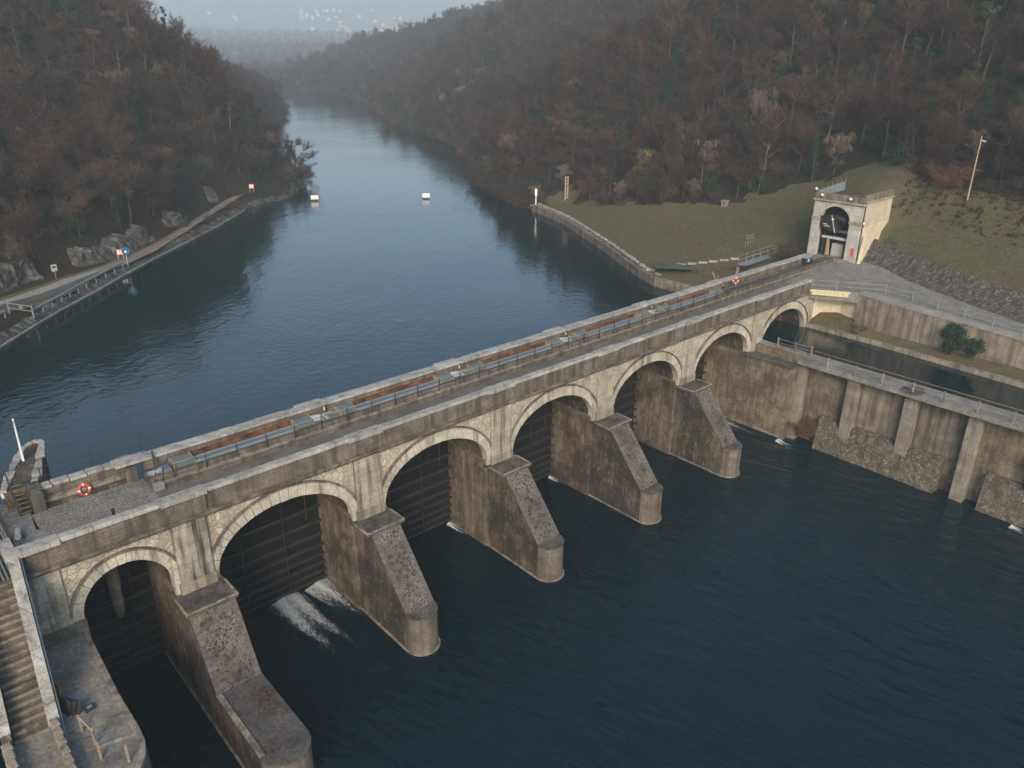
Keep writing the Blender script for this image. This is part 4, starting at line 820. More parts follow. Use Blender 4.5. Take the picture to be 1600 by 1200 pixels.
tb = thing('work_table', 'small blue topped work table with dark legs near the gatehouse', 'table', (64.6, 3.4, 13.8))
MB().obox((64.6, 3.45, 14.65), (0.75, 0.3, 0.06), 0.1).build('top', 'blue_cover', tb, 0.02)
for sx in (-1, 1):
    MB().tube([(64.6+sx*0.25, 3.3, 14.6), (64.6+sx*0.75, 3.05, 13.85)], 0.07, 6).tube([(64.6+sx*0.25, 3.6, 14.6), (64.6+sx*0.7, 3.65, 13.85)], 0.07, 6).build('leg', 'black', tb)
    MB().obox((64.6+sx*0.72, 3.3, 13.88), (0.32, 0.12, 0.08), 0.1).build('foot', 'black', tb, 0.02)
MB().obox((64.6, 3.35, 14.25), (0.35, 0.1, 0.2), 0.1).build('motor', 'pale_steel', tb, 0.02)

# ------------------------------------------------------------------ right bank furniture
qw = thing('quay_wall', 'long low stone quay wall with pale coping along the lawn', 'quay wall', (70, 43, 8))
QL = [(58.4, 5), (58.4, 21.3), (60.3, 25.8), (68.5, 40), (78, 58.1), (82.4, 70.4), (83.3, 71.5)]
QB = [Vector((0.9, 0)), Vector((0.9, 0)), Vector((0.8, -0.4))] + [Vector((0.79, -0.44))]*4
m = MB(); n = len(QL); m.wallstrip([(x, y, 9.5) for x, y in QL], [(x, y, 6) for x, y in QL]); m.wallstrip([(x+q.x*1.1, y+q.y*1.1, 9.5) for (x, y), q in zip(QL, QB)], [(x, y, 9.5) for x, y in QL]); m.build('wall', 'retaining', qw)
kc = MB(); r3 = random.Random(8)
for i in range(1, n-1):
    a, b2 = Vector(QL[i])+QB[i]*1.2, Vector(QL[i+1])+QB[i+1]*1.2; L = (b2-a).length; k = int(L/0.9); an = math.atan2((b2-a).y, (b2-a).x)
    for j in range(k):
        if r3.random() < 0.12: continue
        c = a+(b2-a)*(j+.5)/k; kc.obox((c.x, c.y, 9.62+r3.uniform(-.03, .03)), (0.42, 0.3+r3.uniform(-.06, .08), 0.12), an+r3.uniform(-.05, .05))
kc.build('coping_stones', 'coping', qw, 0.02)
qf = thing('quay_railing', 'thin dark post and wire railing on the quay edge', 'railing', (66, 38, 9.5))
qp = []
for i in range(2, 5):
    for f in (0, .25, .5, .75): a, b2 = Vector(QL[i]), Vector(QL[i+1]); q = a+(b2-a)*f; qp.append((q.x+.2, q.y-.1))
for q in qp: MB().tube([(q[0], q[1], 9.4), (q[0], q[1], 10.55)], 0.035, 5).build('post', 'dark_steel', qf)
for z in (10.0, 10.5): MB().tube([(q[0], q[1], z) for q in qp], 0.014, 4).build('wire', 'dark_steel', qf)
gpost = thing('gauge_post', 'white level gauge post at the tip of the quay', 'gauge', (82.9, 70.6, 9.4)); MB().tube([(82.9, 70.6, 9.4), (82.9, 70.6, 11.6)], 0.12, 8).build('pole', 'white', gpost); MB().tube([(82.9, 70.6, 11.3), (82.9, 70.6, 12.6)], 0.27, 10).build('head', 'white', gpost)
MB().box(81.6, 83.2, 70.0, 70.9, 9.42, 9.62).build('platform', 'plinth', gpost, 0.02); MB().tube([(82.2, 70.4, 9.4), (82.2, 70.4, 5)], 0.3, 8).build('pile', 'concrete_old', gpost)
py_ = thing('lattice_pylon', 'slim pale concrete ladder pylon at the edge of the woods', 'pylon', (88.2, 67.5, 9.8))
for s2 in (-1, 1): MB().box(88.2+s2*0.32-0.09, 88.2+s2*0.32+0.09, 67.4, 67.6, 9.6, 14.6).build('leg', 'pole_wood', py_)
for z in (10.6, 11.5, 12.4, 13.3): MB().box(87.97, 88.43, 67.42, 67.58, z, z+0.16).build('rung', 'pole_wood', py_)
MB().box(87.75, 88.65, 67.35, 67.65, 14.6, 14.8).build('head', 'pole_wood', py_)
def hz(x, y): return float(height(np.array([(x, y)]))[0])
z = hz(86.0, 29.8); lb = thing('lawn_box', 'small pale stone box standing at the top of the lawn', 'box', (86.0, 29.8, z)); MB().box(85.6, 86.4, 29.4, 30.2, z-0.3, z+0.75).build('case', 'plinth', lb, 0.03); MB().box(85.5, 86.5, 29.3, 30.3, z+0.75, z+0.88).build('lid', 'wood', lb)
z = hz(80.5, -7.4); up = thing('utility_pole', 'tall bare wooden pole on top of the grassy mound', 'utility pole', (80.5, -7.4, z)); MB().tube([(80.5, -7.4, z-0.5), (80.55, -7.37, z+7.4)], [0.085, 0.055], 8).build('shaft', 'pole_wood', up); MB().tube([(80.65, -7.35, z+6.9), (81.1, -7.75, z+6.75)], 0.08, 6).build('insulator', 'pale_steel', up); MB().tube([(81.1, -7.75, z+6.75), (84, -11, z+6.2), (88, -16, z+5.9), (97, -27, z+6.4)], 0.02, 4).build('cable', 'dark_steel', up)
fbr = thing('steel_walkway', 'galvanised steel walkway with handrails behind the upstream wall', 'walkway', (70.5, 12.6, 11.5))
MB().obox((71, 12.4, 12.0), (6.6, 0.55, 0.08), 0.04).build('deck', 'grey_steel', fbr)
for dy in (-0.55, 0.55):
    for k in range(8): x = 64.6+k*1.8; MB().tube([(x, 12.2+0.04*(x-65)+dy, 12.0), (x, 12.2+0.04*(x-65)+dy, 13.1)], 0.035, 5).build('post', 'grey_steel', fbr)
    for z in (12.5, 13.1): MB().tube([(64.6, 12.2+dy, z), (77.2, 12.7+dy, z)], 0.03, 5).build('rail', 'grey_steel', fbr)
for x in (66, 71, 76): MB().box(x-.1, x+.1, 12.2, 12.4, hz(x, 12.3)-0.5, 11.95).build('support', 'dark_steel', fbr)
sg = thing('stair_gate', 'small grey railing gate at the head of the walkway ramp', 'gate', (72.5, 16.5, 12.6)); z = hz(72.5, 16.5)
for k in range(4): MB().tube([(72.0+k*0.6, 16.6, z-0.2), (72.0+k*0.6, 16.6, z+1.5)], 0.035, 5).build('post', 'grey_steel', sg)
for dz in (0.5, 1.0, 1.5): MB().tube([(72.0, 16.6, z+dz), (73.8, 16.6, z+dz)], 0.03, 5).build('rail', 'grey_steel', sg)
wp = thing('wooden_post', 'short thick timber post on the bank behind the upstream wall', 'post', (57.9, 10.5, 11)); z = hz(59.3, 9.5); MB().tube([(59.3, 9.5, z-0.4), (59.35, 9.5, 13.0)], 0.2, 8).build('shaft', 'wood', wp); MB().tube([(59.35, 9.5, 13.0), (59.35, 9.5, 13.08)], 0.23, 8).build('top', 'wood', wp)
fs = thing('forked_stake', 'leaning forked timber stake on the lawn behind the dam', 'stake', (58.8, 13, 10.5)); z = hz(59.2, 12.4); MB().tube([(59.7, 11.9, z-0.2), (59.0, 12.8, z+2.4)], 0.1, 6).build('stem', 'wood', fs); MB().tube([(59.4, 12.25, z+0.9), (59.9, 12.5, z+1.8)], 0.07, 6).build('fork', 'wood', fs)
nt = thing('net_shelter', 'green net stretched over dark posts at the corner of the quay', 'shelter', (61, 21, 9.5))
z = 9.5; cs = [(58.9, 20.9), (61.9, 17.0), (63.0, 19.6), (60.3, 23.2)]
for q in cs: MB().tube([(q[0], q[1], z-0.3), (q[0], q[1], z+1.35)], 0.05, 6).build('post', 'dark_steel', nt)
MB().add([(q[0], q[1], z+1.3) for q in cs]+[(61, 20.1, z+1.7)], [(0, 1, 4), (1, 2, 4), (2, 3, 4), (3, 0, 4)]).add([(q[0], q[1], z+1.29) for q in cs]+[(61, 20.1, z+1.68)], [(4, 1, 0), (4, 2, 1), (4, 3, 2), (4, 0, 3)]).build('net', 'net', nt, recalc=False)
lw2 = thing('lawn_kerb', 'pale stone kerb strip crossing the lawn by the net shelter', 'kerb', (65, 19, 9.6)); kk = MB()
for k in range(9): x = 60.6+k*1.0; y = 23.9-k*1.0; kk.obox((x, y, hz(x, y)+0.1), (0.6, 0.22, 0.12), -0.78)
kk.build('stone_row', 'coping', lw2, 0.02)
# floating boards
for (x, y, lb) in ((55.45, 108.85, 'white striped floating board nearer the dark left shore'), (74.5, 95.7, 'white striped floating board out in the middle of the reservoir')):
    t = thing('floating_board', lb, 'floating sign', (x, y, POOL), 'striped boards floating on the reservoir')
    fw = Vector((CAM.x-x, CAM.y-y, 0)).normalized(); an = math.atan2(fw.x, -fw.y)
    MB().obox((x, y, POOL+0.06), (0.72, 0.3, 0.12), an).build('raft', 'dark_steel', t, 0.02)
    MB().obox((x, y, POOL+0.75), (0.76, 0.03, 0.42), an).build('panel', 'white', t)
    rx = Vector((math.cos(an), math.sin(an), 0))
    for k in (-0.4, 0.0, 0.4): c = Vector((x, y, POOL+0.75))+rx*k+fw*0.036; MB().obox(c, (0.08, 0.006, 0.34), an).build('stripe', 'pink', t)

# ------------------------------------------------------------------ left bank: path, guardrail, signs, rocks
def along(L, dd, y0, y1, step):
    P = []; pts = [Vector(p) for p in L]
    for a, b2 in zip(pts[:-1], pts[1:]):
        if b2.y < y0 or a.y > y1: continue
        n = max(1, int((b2-a).length/step)); nr = Vector((-(b2-a).y, (b2-a).x)).normalized()
        for k in range(n): P.append(a+(b2-a)*k/n + nr*dd)
    return P
LOWP = [(-26, 56), (-14, 62.0), (-10.15, 63.3), (-5.97, 64.0), (-2.62, 66.2), (2.64, 71.6), (8.0, 75.6), (13.1, 80.4), (22.5, 91.9), (34.6, 107.3), (48.1, 124)]
UPP = [(-26, 61.5), (-14, 65.0), (-9.5, 66.7), (-4.68, 69.8), (-1.0, 72.7), (3.63, 75.2), (9.2, 79.5), (14.8, 85.2), (24.1, 96.1), (37.3, 113.5), (50.0, 128)]
def res(L, n=70): L = np.array(L, float); t = np.linspace(0, len(L)-1, n); k = np.minimum(t.astype(int), len(L)-2); f = (t-k)[:, None]; return L[k]*(1-f)+L[k+1]*f
def ribbon(name, A, B, mat, z, i0=0, i1=70):
    A, B = A[i0:i1], B[i0:i1]; return kind(MB().wallstrip([(p[0], p[1], z) for p in B], [(p[0], p[1], z) for p in A]).build(name, mat), 'structure')
LO, UP = res(LOWP), res(UPP); nrL = (UP-LO)/np.linalg.norm(UP-LO, axis=1)[:, None]; wob = vnoise(LO, 2.0, 61)[:, None]*.5
ribbon('dirt_path', LO+nrL*wob, UP-nrL*wob[::-1]*.7, 'pathdirt', 9.32)
ribbon('pale_path', LO+(UP-LO)*.5, LO+(UP-LO)*.95, 'pathgrey', 9.335, 0, 36); ribbon('asphalt_path', LO+(UP-LO)*.0, LO+(UP-LO)*.5, 'asphalt', 9.335, 0, 36)
ribbon('grass_margin', UP-nrL*.1, UP+nrL*(1.6+wob*2), 'grass', 9.30, 0, 60); ribbon('grass_verge', LO-nrL*2.2, LO+nrL*.2, 'grass', 9.28, 0, 34)
bk = thing('bank_wall', 'rough grey stone bank edge between the left path and the water', 'stone edge', (0, 66, 8)); A = along(LSH, 0.0, 40, 130, 0.6); m = MB(); r4 = random.Random(9); n = len(A)
Bq = along(LSH, 1.0, 40, 130, 0.6)
m.wallstrip([(b2.x+r4.uniform(-.3, .3), b2.y+r4.uniform(-.3, .3), 9.22+r4.uniform(-.2, .16)) for b2 in Bq], [(a.x-.05, a.y-.05, 8.45) for a in A]); m.wallstrip([(a.x-.05, a.y-.05, 8.45) for a in A], [(a.x+.12, a.y-.1, 7.5) for a in A]); m.build('stones', 'cliff', bk)
m = MB(); A2_ = along(LSH, -0.12, 40, 100, 1.5); m.wallstrip([(a.x, a.y, 8.47) for a in along(LSH, 0.15, 40, 100, 1.5)], [(a.x, a.y, 8.47) for a in A2_]); m.wallstrip([(a.x, a.y, 8.47) for a in A2_], [(a.x, a.y, 8.0) for a in A2_]); m.build('waterline_kerb', 'coping', bk)
gr = thing('guardrail', 'blue grey steel guardrail along the left lakeside path', 'guardrail', (0, 66, 9.3))
for pl in ([(-16, 55.5), (-10.3, 59.8)], [(-7.8, 58.2), (-3.8, 62.5), (0.25, 67.2), (3.6, 70.8), (6.9, 74.3)]):
    G = []
    for a, b2 in zip(pl[:-1], pl[1:]):
        a, b2 = Vector(a), Vector(b2); n = max(1, round((b2-a).length/2.0)); G += [a+(b2-a)*k/n for k in range(n)]
    G.append(Vector(pl[-1])); nn3 = Vector(((pl[-1][1]-pl[0][1]), -(pl[-1][0]-pl[0][0]))).normalized()
    for q in G: MB().box(q.x-.06, q.x+.06, q.y-.06, q.y+.06, 9.0, 10.05).build('post', 'rail_blue', gr)
    m = MB(); o1 = [(q+nn3*.08) for q in G]; o2 = [(q+nn3*.15) for q in G]; m.wallstrip([(q.x, q.y, 10.05) for q in o1], [(q.x, q.y, 9.9) for q in o2]).wallstrip([(q.x, q.y, 9.9) for q in o2], [(q.x, q.y, 9.7) for q in o1]).wallstrip([(q.x, q.y, 10.06) for q in G], [(q.x, q.y, 10.05) for q in o1]); m.build('rail', 'rail_blue', gr)
br = thing('path_barrier', 'low grey bar barrier across the near end of the left path', 'barrier', (-8.6, 59.5, 10))
for q in ((-9.6, 61.2), (-7.8, 58.0)): MB().box(q[0]-.06, q[0]+.06, q[1]-.06, q[1]+.06, 9.0, 10.5).build('post', 'grey_steel', br)
for z in (9.8, 10.4): MB().tube([(-9.6, 61.2, z), (-7.8, 58.0, z)], 0.05, 5).build('bar', 'grey_steel', br)
MB().obox((-8.6, 59.5, 10.1), (0.3, 0.03, 0.18), math.atan2(-3.5, 1.8)).build('plate', 'grey_steel', br)
def striped(x, y, z0, lb, s2=1.0, blue=False):
    t = thing('warning_board', lb, 'sign', (x, y, z0), 'red edged warning boards by the water'); fw = Vector((CAM.x-x, CAM.y-y, 0)).normalized(); an = math.atan2(fw.x, -fw.y); rx = Vector((math.cos(an), math.sin(an), 0)); c = Vector((x, y, z0+1.5*s2))
    MB().obox(c, (0.62*s2, 0.03, 0.55*s2), an).build('frame', 'red', t)
    for k in (-1, 1): MB().obox(c+rx*0.26*s2*k+fw*0.036, (0.2*s2, 0.008, 0.42*s2), an).build('panel', 'white', t)
    for k in (-1, 1): MB().obox(Vector((x, y, z0+0.5*s2))+rx*0.45*s2*k, (0.05, 0.05, 0.55*s2), an).build('leg', 'grey_steel', t)
striped(8.0, 78.6, 9.3, 'red framed white board beside the blue sign on the left path', .75); striped(47.6, 121.6, 9.3, 'red framed white board at the far end of the left path', .85)
bs = thing('blue_sign', 'round blue sign on a pole at the end of the guardrail', 'sign', (7.9, 75.4, 9.3)); MB().tube([(7.9, 75.4, 9.0), (7.9, 75.4, 11.3)], 0.05, 6).build('pole', 'pale_steel', bs); fw = Vector((CAM.x-7.9, CAM.y-75.4, 0)).normalized(); c = Vector((7.9, 75.4, 11.2)); MB().tube([c, c+fw*0.05], 0.55, 16).build('disc', 'blue', bs); MB().tube([c+fw*0.052-Vector((0, 0, .12)), c+fw*0.06-Vector((0, 0, .12))], 0.16, 10).build('symbol', 'white', bs)
sn = thing('rock_notice', 'small pale notice standing below the rock face near the left path', 'sign', (-1.6, 74.2, 9.2)); MB().obox((-1.6, 74.2, 10.6), (0.36, 0.03, 0.45), 0.2).build('panel', 'pale_steel', sn); MB().tube([(-1.6, 74.25, 9.0), (-1.6, 74.25, 10.3)], 0.05, 5).build('post', 'wood', sn)
MB().obox((-1.61, 74.16, 10.7), (0.24, 0.006, 0.12), 0.2).build('marks', 'dark_steel', sn)
ht = thing('lakeside_hut', 'small dark roofed hut with an orange panel beside the overhanging trees', 'hut', (63.5, 131.8, 9)); MB().box(62.3, 65.1, 130.6, 133.2, 8.4, 10.9).build('wall', 'wood', ht); MB().prism([(61.9, 10.8), (63.7, 12.0), (65.5, 10.8)], 'y', 130.2, 133.6).build('roof', 'dark_steel', ht); MB().obox((62.6, 130.5, 10.1), (0.55, 0.05, 0.8), 0.3).build('panel', 'orange', ht)
def rock(x0, y0, x1, y1, zb, zt, lb, seed, nm='cliff'):
    r5 = np.random.RandomState(seed); a, b2 = np.array([x0, y0]), np.array([x1, y1]); L = np.hypot(*(b2-a)); t = (b2-a)/L; nr = np.array([t[1], -t[0]]); nu, nv = int(L/0.28), 20
    U, V = np.meshgrid(np.linspace(0, 1, nu), np.linspace(0, 1, nv)); u, v = U.ravel(), V.ravel()
    top = zt-zb + (vnoise(np.column_stack([u*L, u*0]), 2.8, seed)*1.5+vnoise(np.column_stack([u*L, u*0]), .7, seed+1)*.8); env = np.clip(np.minimum(u, 1-u)*11, 0, 1)**.5
    Q = np.column_stack([u*L, v*top*1.0]); rel = vnoise(Q*[1, .4], 3.2, seed+2)*.9+vnoise(Q*[1, .55], 1.0, seed+3)*.55+vnoise(Q, .45, seed+4)*.42+np.abs(vnoise(Q*[1.6, .35], .8, seed+5))*.7
    off = rel*env - v*1.3 - (1-env)*1.2; off = np.where(v > .93, off-1.6*(v-.93)/.07, off)
    X = a[0]+t[0]*u*L+nr[0]*off; Y = a[1]+t[1]*u*L+nr[1]*off; Zz = zb+v*top*env.clip(.25, 1)
    m = MB(); m.v = list(zip(X, Y, Zz)); m.f = [(j2*nu+i2, j2*nu+i2+1, (j2+1)*nu+i2+1, (j2+1)*nu+i2) for j2 in range(nv-1) for i2 in range(nu-1)]
    return tag(m.build(nm, 'cliff', recalc=False), lb, 'rock')
rock(-27, 64.5, -9.5, 71.2, 8.9, 13.0, 'broad grey rock face at the left end of the path', 1)
rock(-9.8, 71.0, -2.4, 76.2, 8.9, 11.9, 'grey rock face behind the pale notice', 2)
rock(2.6, 78.2, 9.8, 82.0, 8.9, 11.4, 'pale rock wall behind the red framed board and blue sign', 3)
rock(9.4, 81.6, 17.0, 90.0, 8.9, 11.2, 'grey rock face rising beside the bend of the dirt path', 4)
rock(22.0, 95.8, 25.4, 100.0, 8.9, 11.0, 'small mossy rock beside the dark ivy clump on the path', 5)
rock(37.5, 115.5, 47.5, 128.0, 8.9, 11.4, 'far pale rocks above the end of the left path', 6)

# ------------------------------------------------------------------ trees
def sub(v, rng2, k): return (v + Vector((rng2.gauss(0, k), rng2.gauss(0, k), rng2.gauss(0, k)))).normalized()
def bare_tree(seed, h, spread=1.0, ntw=900, lean=0.0):
    rg = random.Random(seed); T = MB(); K = MB(); p = Vector((0, 0, -0.5)); d = Vector((lean, 0, 1)).normalized(); pts = [p.copy()]; L = h*0.72
    for k in range(6): d = sub(d, rg, 0.09); d = (d+Vector((0, 0, .12))).normalized(); p = p+d*L/6; pts.append(p.copy())
    r0 = 0.016*h; T.tube(pts, [r0*(1-0.13*k) for k in range(7)], 5, False)
    tips = []
    nb = rg.randint(10, 14)
    for b in range(nb):
        f = rg.uniform(0.28, 1.0); i = min(int(f*6), 5); q = pts[i].lerp(pts[i+1], f*6-i); an = b*2.4+rg.uniform(-.5, .5)
        dd = Vector((math.cos(an)*spread, math.sin(an)*spread, rg.uniform(.55, 1.25))).normalized(); Lb = h*rg.uniform(.24, .42)*(1.15-0.5*f); bp = [q]
        for k in range(4): dd = sub(dd, rg, .16); bp.append(bp[-1]+dd*Lb/4)
        T.tube(bp, [r0*.42*(1-0.2*k) for k in range(5)], 3, False)
        for k in range(5):
            g = rg.uniform(.25, 1.0); i2 = min(int(g*4), 3); q2 = bp[i2].lerp(bp[i2+1], g*4-i2); d2 = (dd+Vector((rg.gauss(0, .6), rg.gauss(0, .6), rg.gauss(.1, .4)))).normalized(); L2 = Lb*rg.uniform(.35, .6); sp = [q2]
            for j in range(3): d2 = sub(d2, rg, .2); sp.append(sp[-1]+d2*L2/3)
            K.tube(sp, [0.045, 0.035, 0.025, 0.015], 3, False); tips.append((sp, d2))
    for k in range(ntw):
        sp, d2 = rg.choice(tips); i = rg.randint(0, 2); q = sp[i].lerp(sp[i+1], rg.random()); dt = (d2*0.7+Vector((rg.gauss(0, .6), rg.gauss(0, .6), rg.gauss(.15, .5)))).normalized(); L3 = rg.uniform(.5, 1.3); s2 = dt.orthogonal().normalized()*rg.uniform(.012, .028)
        if rg.random() < .5: s2 = s2.cross(dt)
        e = q+dt*L3; m2 = q.lerp(e, .5)+Vector((0, 0, rg.uniform(-.1, .1))); K.add([q-s2, q+s2, m2+s2*.8, m2-s2*.8, e], [(0, 1, 2, 3), (3, 2, 4)])
        for j in range(2):
            d3 = sub(dt, rg, .6); e3 = m2+d3*L3*.5; K.add([m2-s2*.6, m2+s2*.6, e3], [(0, 1, 2)])
    return T, K
def shrub(seed, h, n=420):
    rg = random.Random(seed); T = MB(); K = MB()
    for b in range(9):
        an = rg.uniform(0, 6.28); d = Vector((math.cos(an)*.7, math.sin(an)*.7, rg.uniform(.6, 1.3))).normalized(); q = [Vector((0, 0, -0.3))]
        for k in range(4): d = sub(d, rg, .2); q.append(q[-1]+d*h*rg.uniform(.18, .3))
        T.tube(q, [.05, .04, .03, .02, .012], 3, False)
        for k in range(n//9):
            i = rg.randint(0, 3); s0 = q[i].lerp(q[i+1], rg.random()); dt = Vector((rg.gauss(0, .8), rg.gauss(0, .8), rg.gauss(.3, .6))).normalized(); L = h*rg.uniform(.15, .4); w2 = dt.orthogonal().normalized()*rg.uniform(.012, .03); e = s0+dt*L; K.add([s0-w2, s0+w2, e], [(0, 1, 2)])
            d3 = sub(dt, rg, .7); m2 = s0.lerp(e, .5); K.add([m2-w2*.7, m2+w2*.7, m2+d3*L*.6], [(0, 1, 2)])
    return T, K
def leafy(seed, h, w3, n=1500, size=.16, column=False, z0=0.0):
    rg = random.Random(seed); T = MB(); K = MB(); T.tube([(0, 0, -.5), (rg.uniform(-.2, .2), 0, h*.5), (rg.uniform(-.3, .3), .2, h*.95)], [.012*h+.05, .008*h+.03, .02], 5, False)
    cl = []
    for k in range(16 if not column else 22):
        f = rg.random(); z = z0+h*(.12+.83*f); rad = w3*(math.sin(math.pi*min(max(.12+f*.8, 0), 1))**.7 if not column else rg.uniform(.4, 1.0)); an = rg.uniform(0, 6.28); rr_ = rad*rg.uniform(.2, .95); cl.append((Vector((math.cos(an)*rr_, math.sin(an)*rr_, z)), w3*rg.uniform(.25, .5)))
    for k in range(n):
        c, r6 = rg.choice(cl); v = Vector((rg.gauss(0, 1), rg.gauss(0, 1), rg.gauss(0, 1))).normalized(); q = c+v*r6*rg.uniform(.55, 1.05); q.z = max(q.z, .05); nn2 = sub(v+Vector((0, 0, .5)), rg, .5); a = nn2.orthogonal().normalized(); b = nn2.cross(a); t = rg.uniform(0, 6.28); a, b = a*math.cos(t)+b*math.sin(t), b*math.cos(t)-a*math.sin(t); s2 = size*rg.uniform(.6, 1.4); K.add([q-a*s2*.6, q+b*s2*.5, q+a*s2, q-b*s2*.5], [(0, 1, 2, 3)])
    return T, K
def vine_tree(seed, h):
    rg = random.Random(seed); T, K = bare_tree(seed, h*.9, .8, 150); top = [Vector((rg.gauss(0, h*.13), rg.gauss(0, h*.13), h*rg.uniform(.55, .95))) for k in range(26)]
    for c in top:
        for k in range(26):
            an = rg.uniform(0, 6.28); q = c.copy(); d = Vector((math.cos(an), math.sin(an), .5)).normalized(); w2 = Vector((-math.sin(an), math.cos(an), 0))*.018; pts = [q]
            for j in range(4): d = (d+Vector((0, 0, -.62))).normalized(); q = q+d*h*rg.uniform(.03, .065); pts.append(q.copy())
            for j in range(4): K.add([pts[j]-w2, pts[j]+w2, pts[j+1]+w2, pts[j+1]-w2], [(0, 1, 2, 3)])
    return T, K
def mesh_of(name, mb, mat):
    me = bpy.data.meshes.new(name); me.from_pydata([tuple(v) for v in mb.v], [], mb.f); me.materials.append(M[mat]); return me
def both(name, T, K, m1, m2):
    me = bpy.data.meshes.new(name); n = len(T.v); me.from_pydata([tuple(v) for v in T.v]+[tuple(v) for v in K.v], [], T.f+[tuple(i+n for i in f) for f in K.f]); me.materials.append(M[m1]); me.materials.append(M[m2])
    me.polygons.foreach_set('material_index', np.r_[np.zeros(len(T.f)), np.ones(len(K.f))].astype(np.int32)); return me
TT = [bare_tree(11, 12, 1.0, 1500), bare_tree(12, 14, .8, 1700), bare_tree(13, 10, 1.25, 1400), bare_tree(14, 13, 1.0, 1500, .12), bare_tree(15, 9, 1.1, 1300), bare_tree(16, 15, .7, 1700)]
TREES = [(mesh_of('trunk', T, 'bark'), mesh_of('crown', K, 'twigs')) for T, K in TT]
SH = [shrub(21, 2.6), shrub(22, 2.0), shrub(23, 3.4, 520)]
IV = [leafy(31, 6, 2.0, 1300, .17), leafy(32, 11, 1.1, 1900, .17, True)]
VN = [vine_tree(41, 8), vine_tree(42, 6)]
# the scatter: jittered grid over the land in view
def in_view(P, z, margin=0.18, zadd=12):
    cy, sy, cp, sp = math.cos(YAW), math.sin(YAW), math.cos(PITCH), math.sin(PITCH)
    d = np.array([sy*cp, cy*cp, -sp]); r = np.array([cy, -sy, 0]); u = np.cross(r, d); ok = np.zeros(len(P), bool)
    for za in (0, zadd):
        V = np.column_stack([P[:, 0]-CAM.x, P[:, 1]-CAM.y, z+za-CAM.z]); w3 = V @ d; a = (V @ r)/w3*1219.17/800; b = (V @ u)/w3*1219.17/600; ok |= (w3 > 5) & (np.abs(a) < 1+margin) & (b < 1.35) & (b > -1.1)
    return ok
def scatter(step, seed, maxd=760, grow=True):
    r7 = np.random.RandomState(seed); xs = np.arange(-170, 640, step); ys = np.arange(-45, 860, step); X, Y = np.meshgrid(xs, ys); P = np.column_stack([X.ravel(), Y.ravel()]) + r7.uniform(-.5, .5, (X.size, 2))*step
    dist = np.hypot(P[:, 0]-CAM.x, P[:, 1]-CAM.y); P = P[(dist < maxd) & (dist > 40)]
    dL, sL, _ = seg_dist(P, LSH); dR, sR, _ = seg_dist(P, RSH)
    land = ((sL > 0) & (dL > 1.3+np.interp(P[:, 1], [40, 68, 75, 79, 83, 90, 97, 112, 128, 142], [14, 12.5, 10.5, 8.0, 6.2, 5.6, 5.8, 8.5, 8.5, 0.0])) & (P[:, 1] > 30)) | ((sR < 0) & (dR > 0.8) & (P[:, 1] > 4)) | ((P[:, 1] <= 4) & (P[:, 0] > 60))
    P = P[land & ~lawn_mask(P)]; P = P[~((P[:, 1] < 40) & (P[:, 0] < 55))]; z = height(P); k = in_view(P, z) & (z > POOL-.3)
    return P[k], z[k], r7
P, Z, r7 = scatter(3.6, 100)
D = np.hypot(P[:, 0]-CAM.x, P[:, 1]-CAM.y); o_ = np.argsort(D); P, Z, D = P[o_], Z[o_], D[o_]
# drop far ones a little, as crowns there merge
kp = (D < 300) | (r7.rand(len(D)) < 0.75); P, Z, D = P[kp], Z[kp], D[kp]
NIND = 290
KINDS = {'bare': TREES, 'ivy': [(mesh_of('trunk', T, 'bark'), mesh_of('crown', K, 'ivy')) for T, K in (IV[1], leafy(34, 9, 1.3, 1700, .17, True), IV[0])],
         'vine': [(mesh_of('trunk', T, 'bark'), mesh_of('crown', K, 'vine')) for T, K in VN]}
DESC = {'bare': 'bare brown tree', 'ivy': 'dark green ivy clad tree', 'vine': 'bare tree draped in pale dry vines'}
def tree_thing(p, z, kd, s2, rz):
    left = p[0] < 0.5*(p[1])-10 and p[1] > 30
    wh = 'on the shaded slope left of the reservoir' if left else 'in the woods above the gatehouse mound' if p[1] < 12 else 'in the woods rising behind the lawn' if p[1] < 75 else 'on the right shore beyond the quay'
    t = bpy.data.objects.new({'bare': 'bare_tree', 'ivy': 'ivy_tree', 'vine': 'vine_tree'}[kd], None); C.objects.link(t); t.location = (p[0], p[1], z); t.rotation_euler = (0, 0, rz); t.scale = (s2, s2, s2)
    tag(t, DESC[kd]+' '+wh, 'tree', DESC[kd]+'s '+wh); t.empty_display_size = .3
    for nm, me in zip(('trunk', 'crown'), r7k.choice(KINDS[kd])): o = bpy.data.objects.new(nm, me); C.objects.link(o); o.parent = t
r7k = random.Random(17)
for i in range(min(NIND, len(P))):
    kd = r7k.choices(('bare', 'ivy', 'vine'), (74, 19, 7))[0]; tree_thing(P[i], Z[i], kd, r7.uniform(.5, .98)*(1 if kd == 'bare' else .85), r7.uniform(0, 6.28))
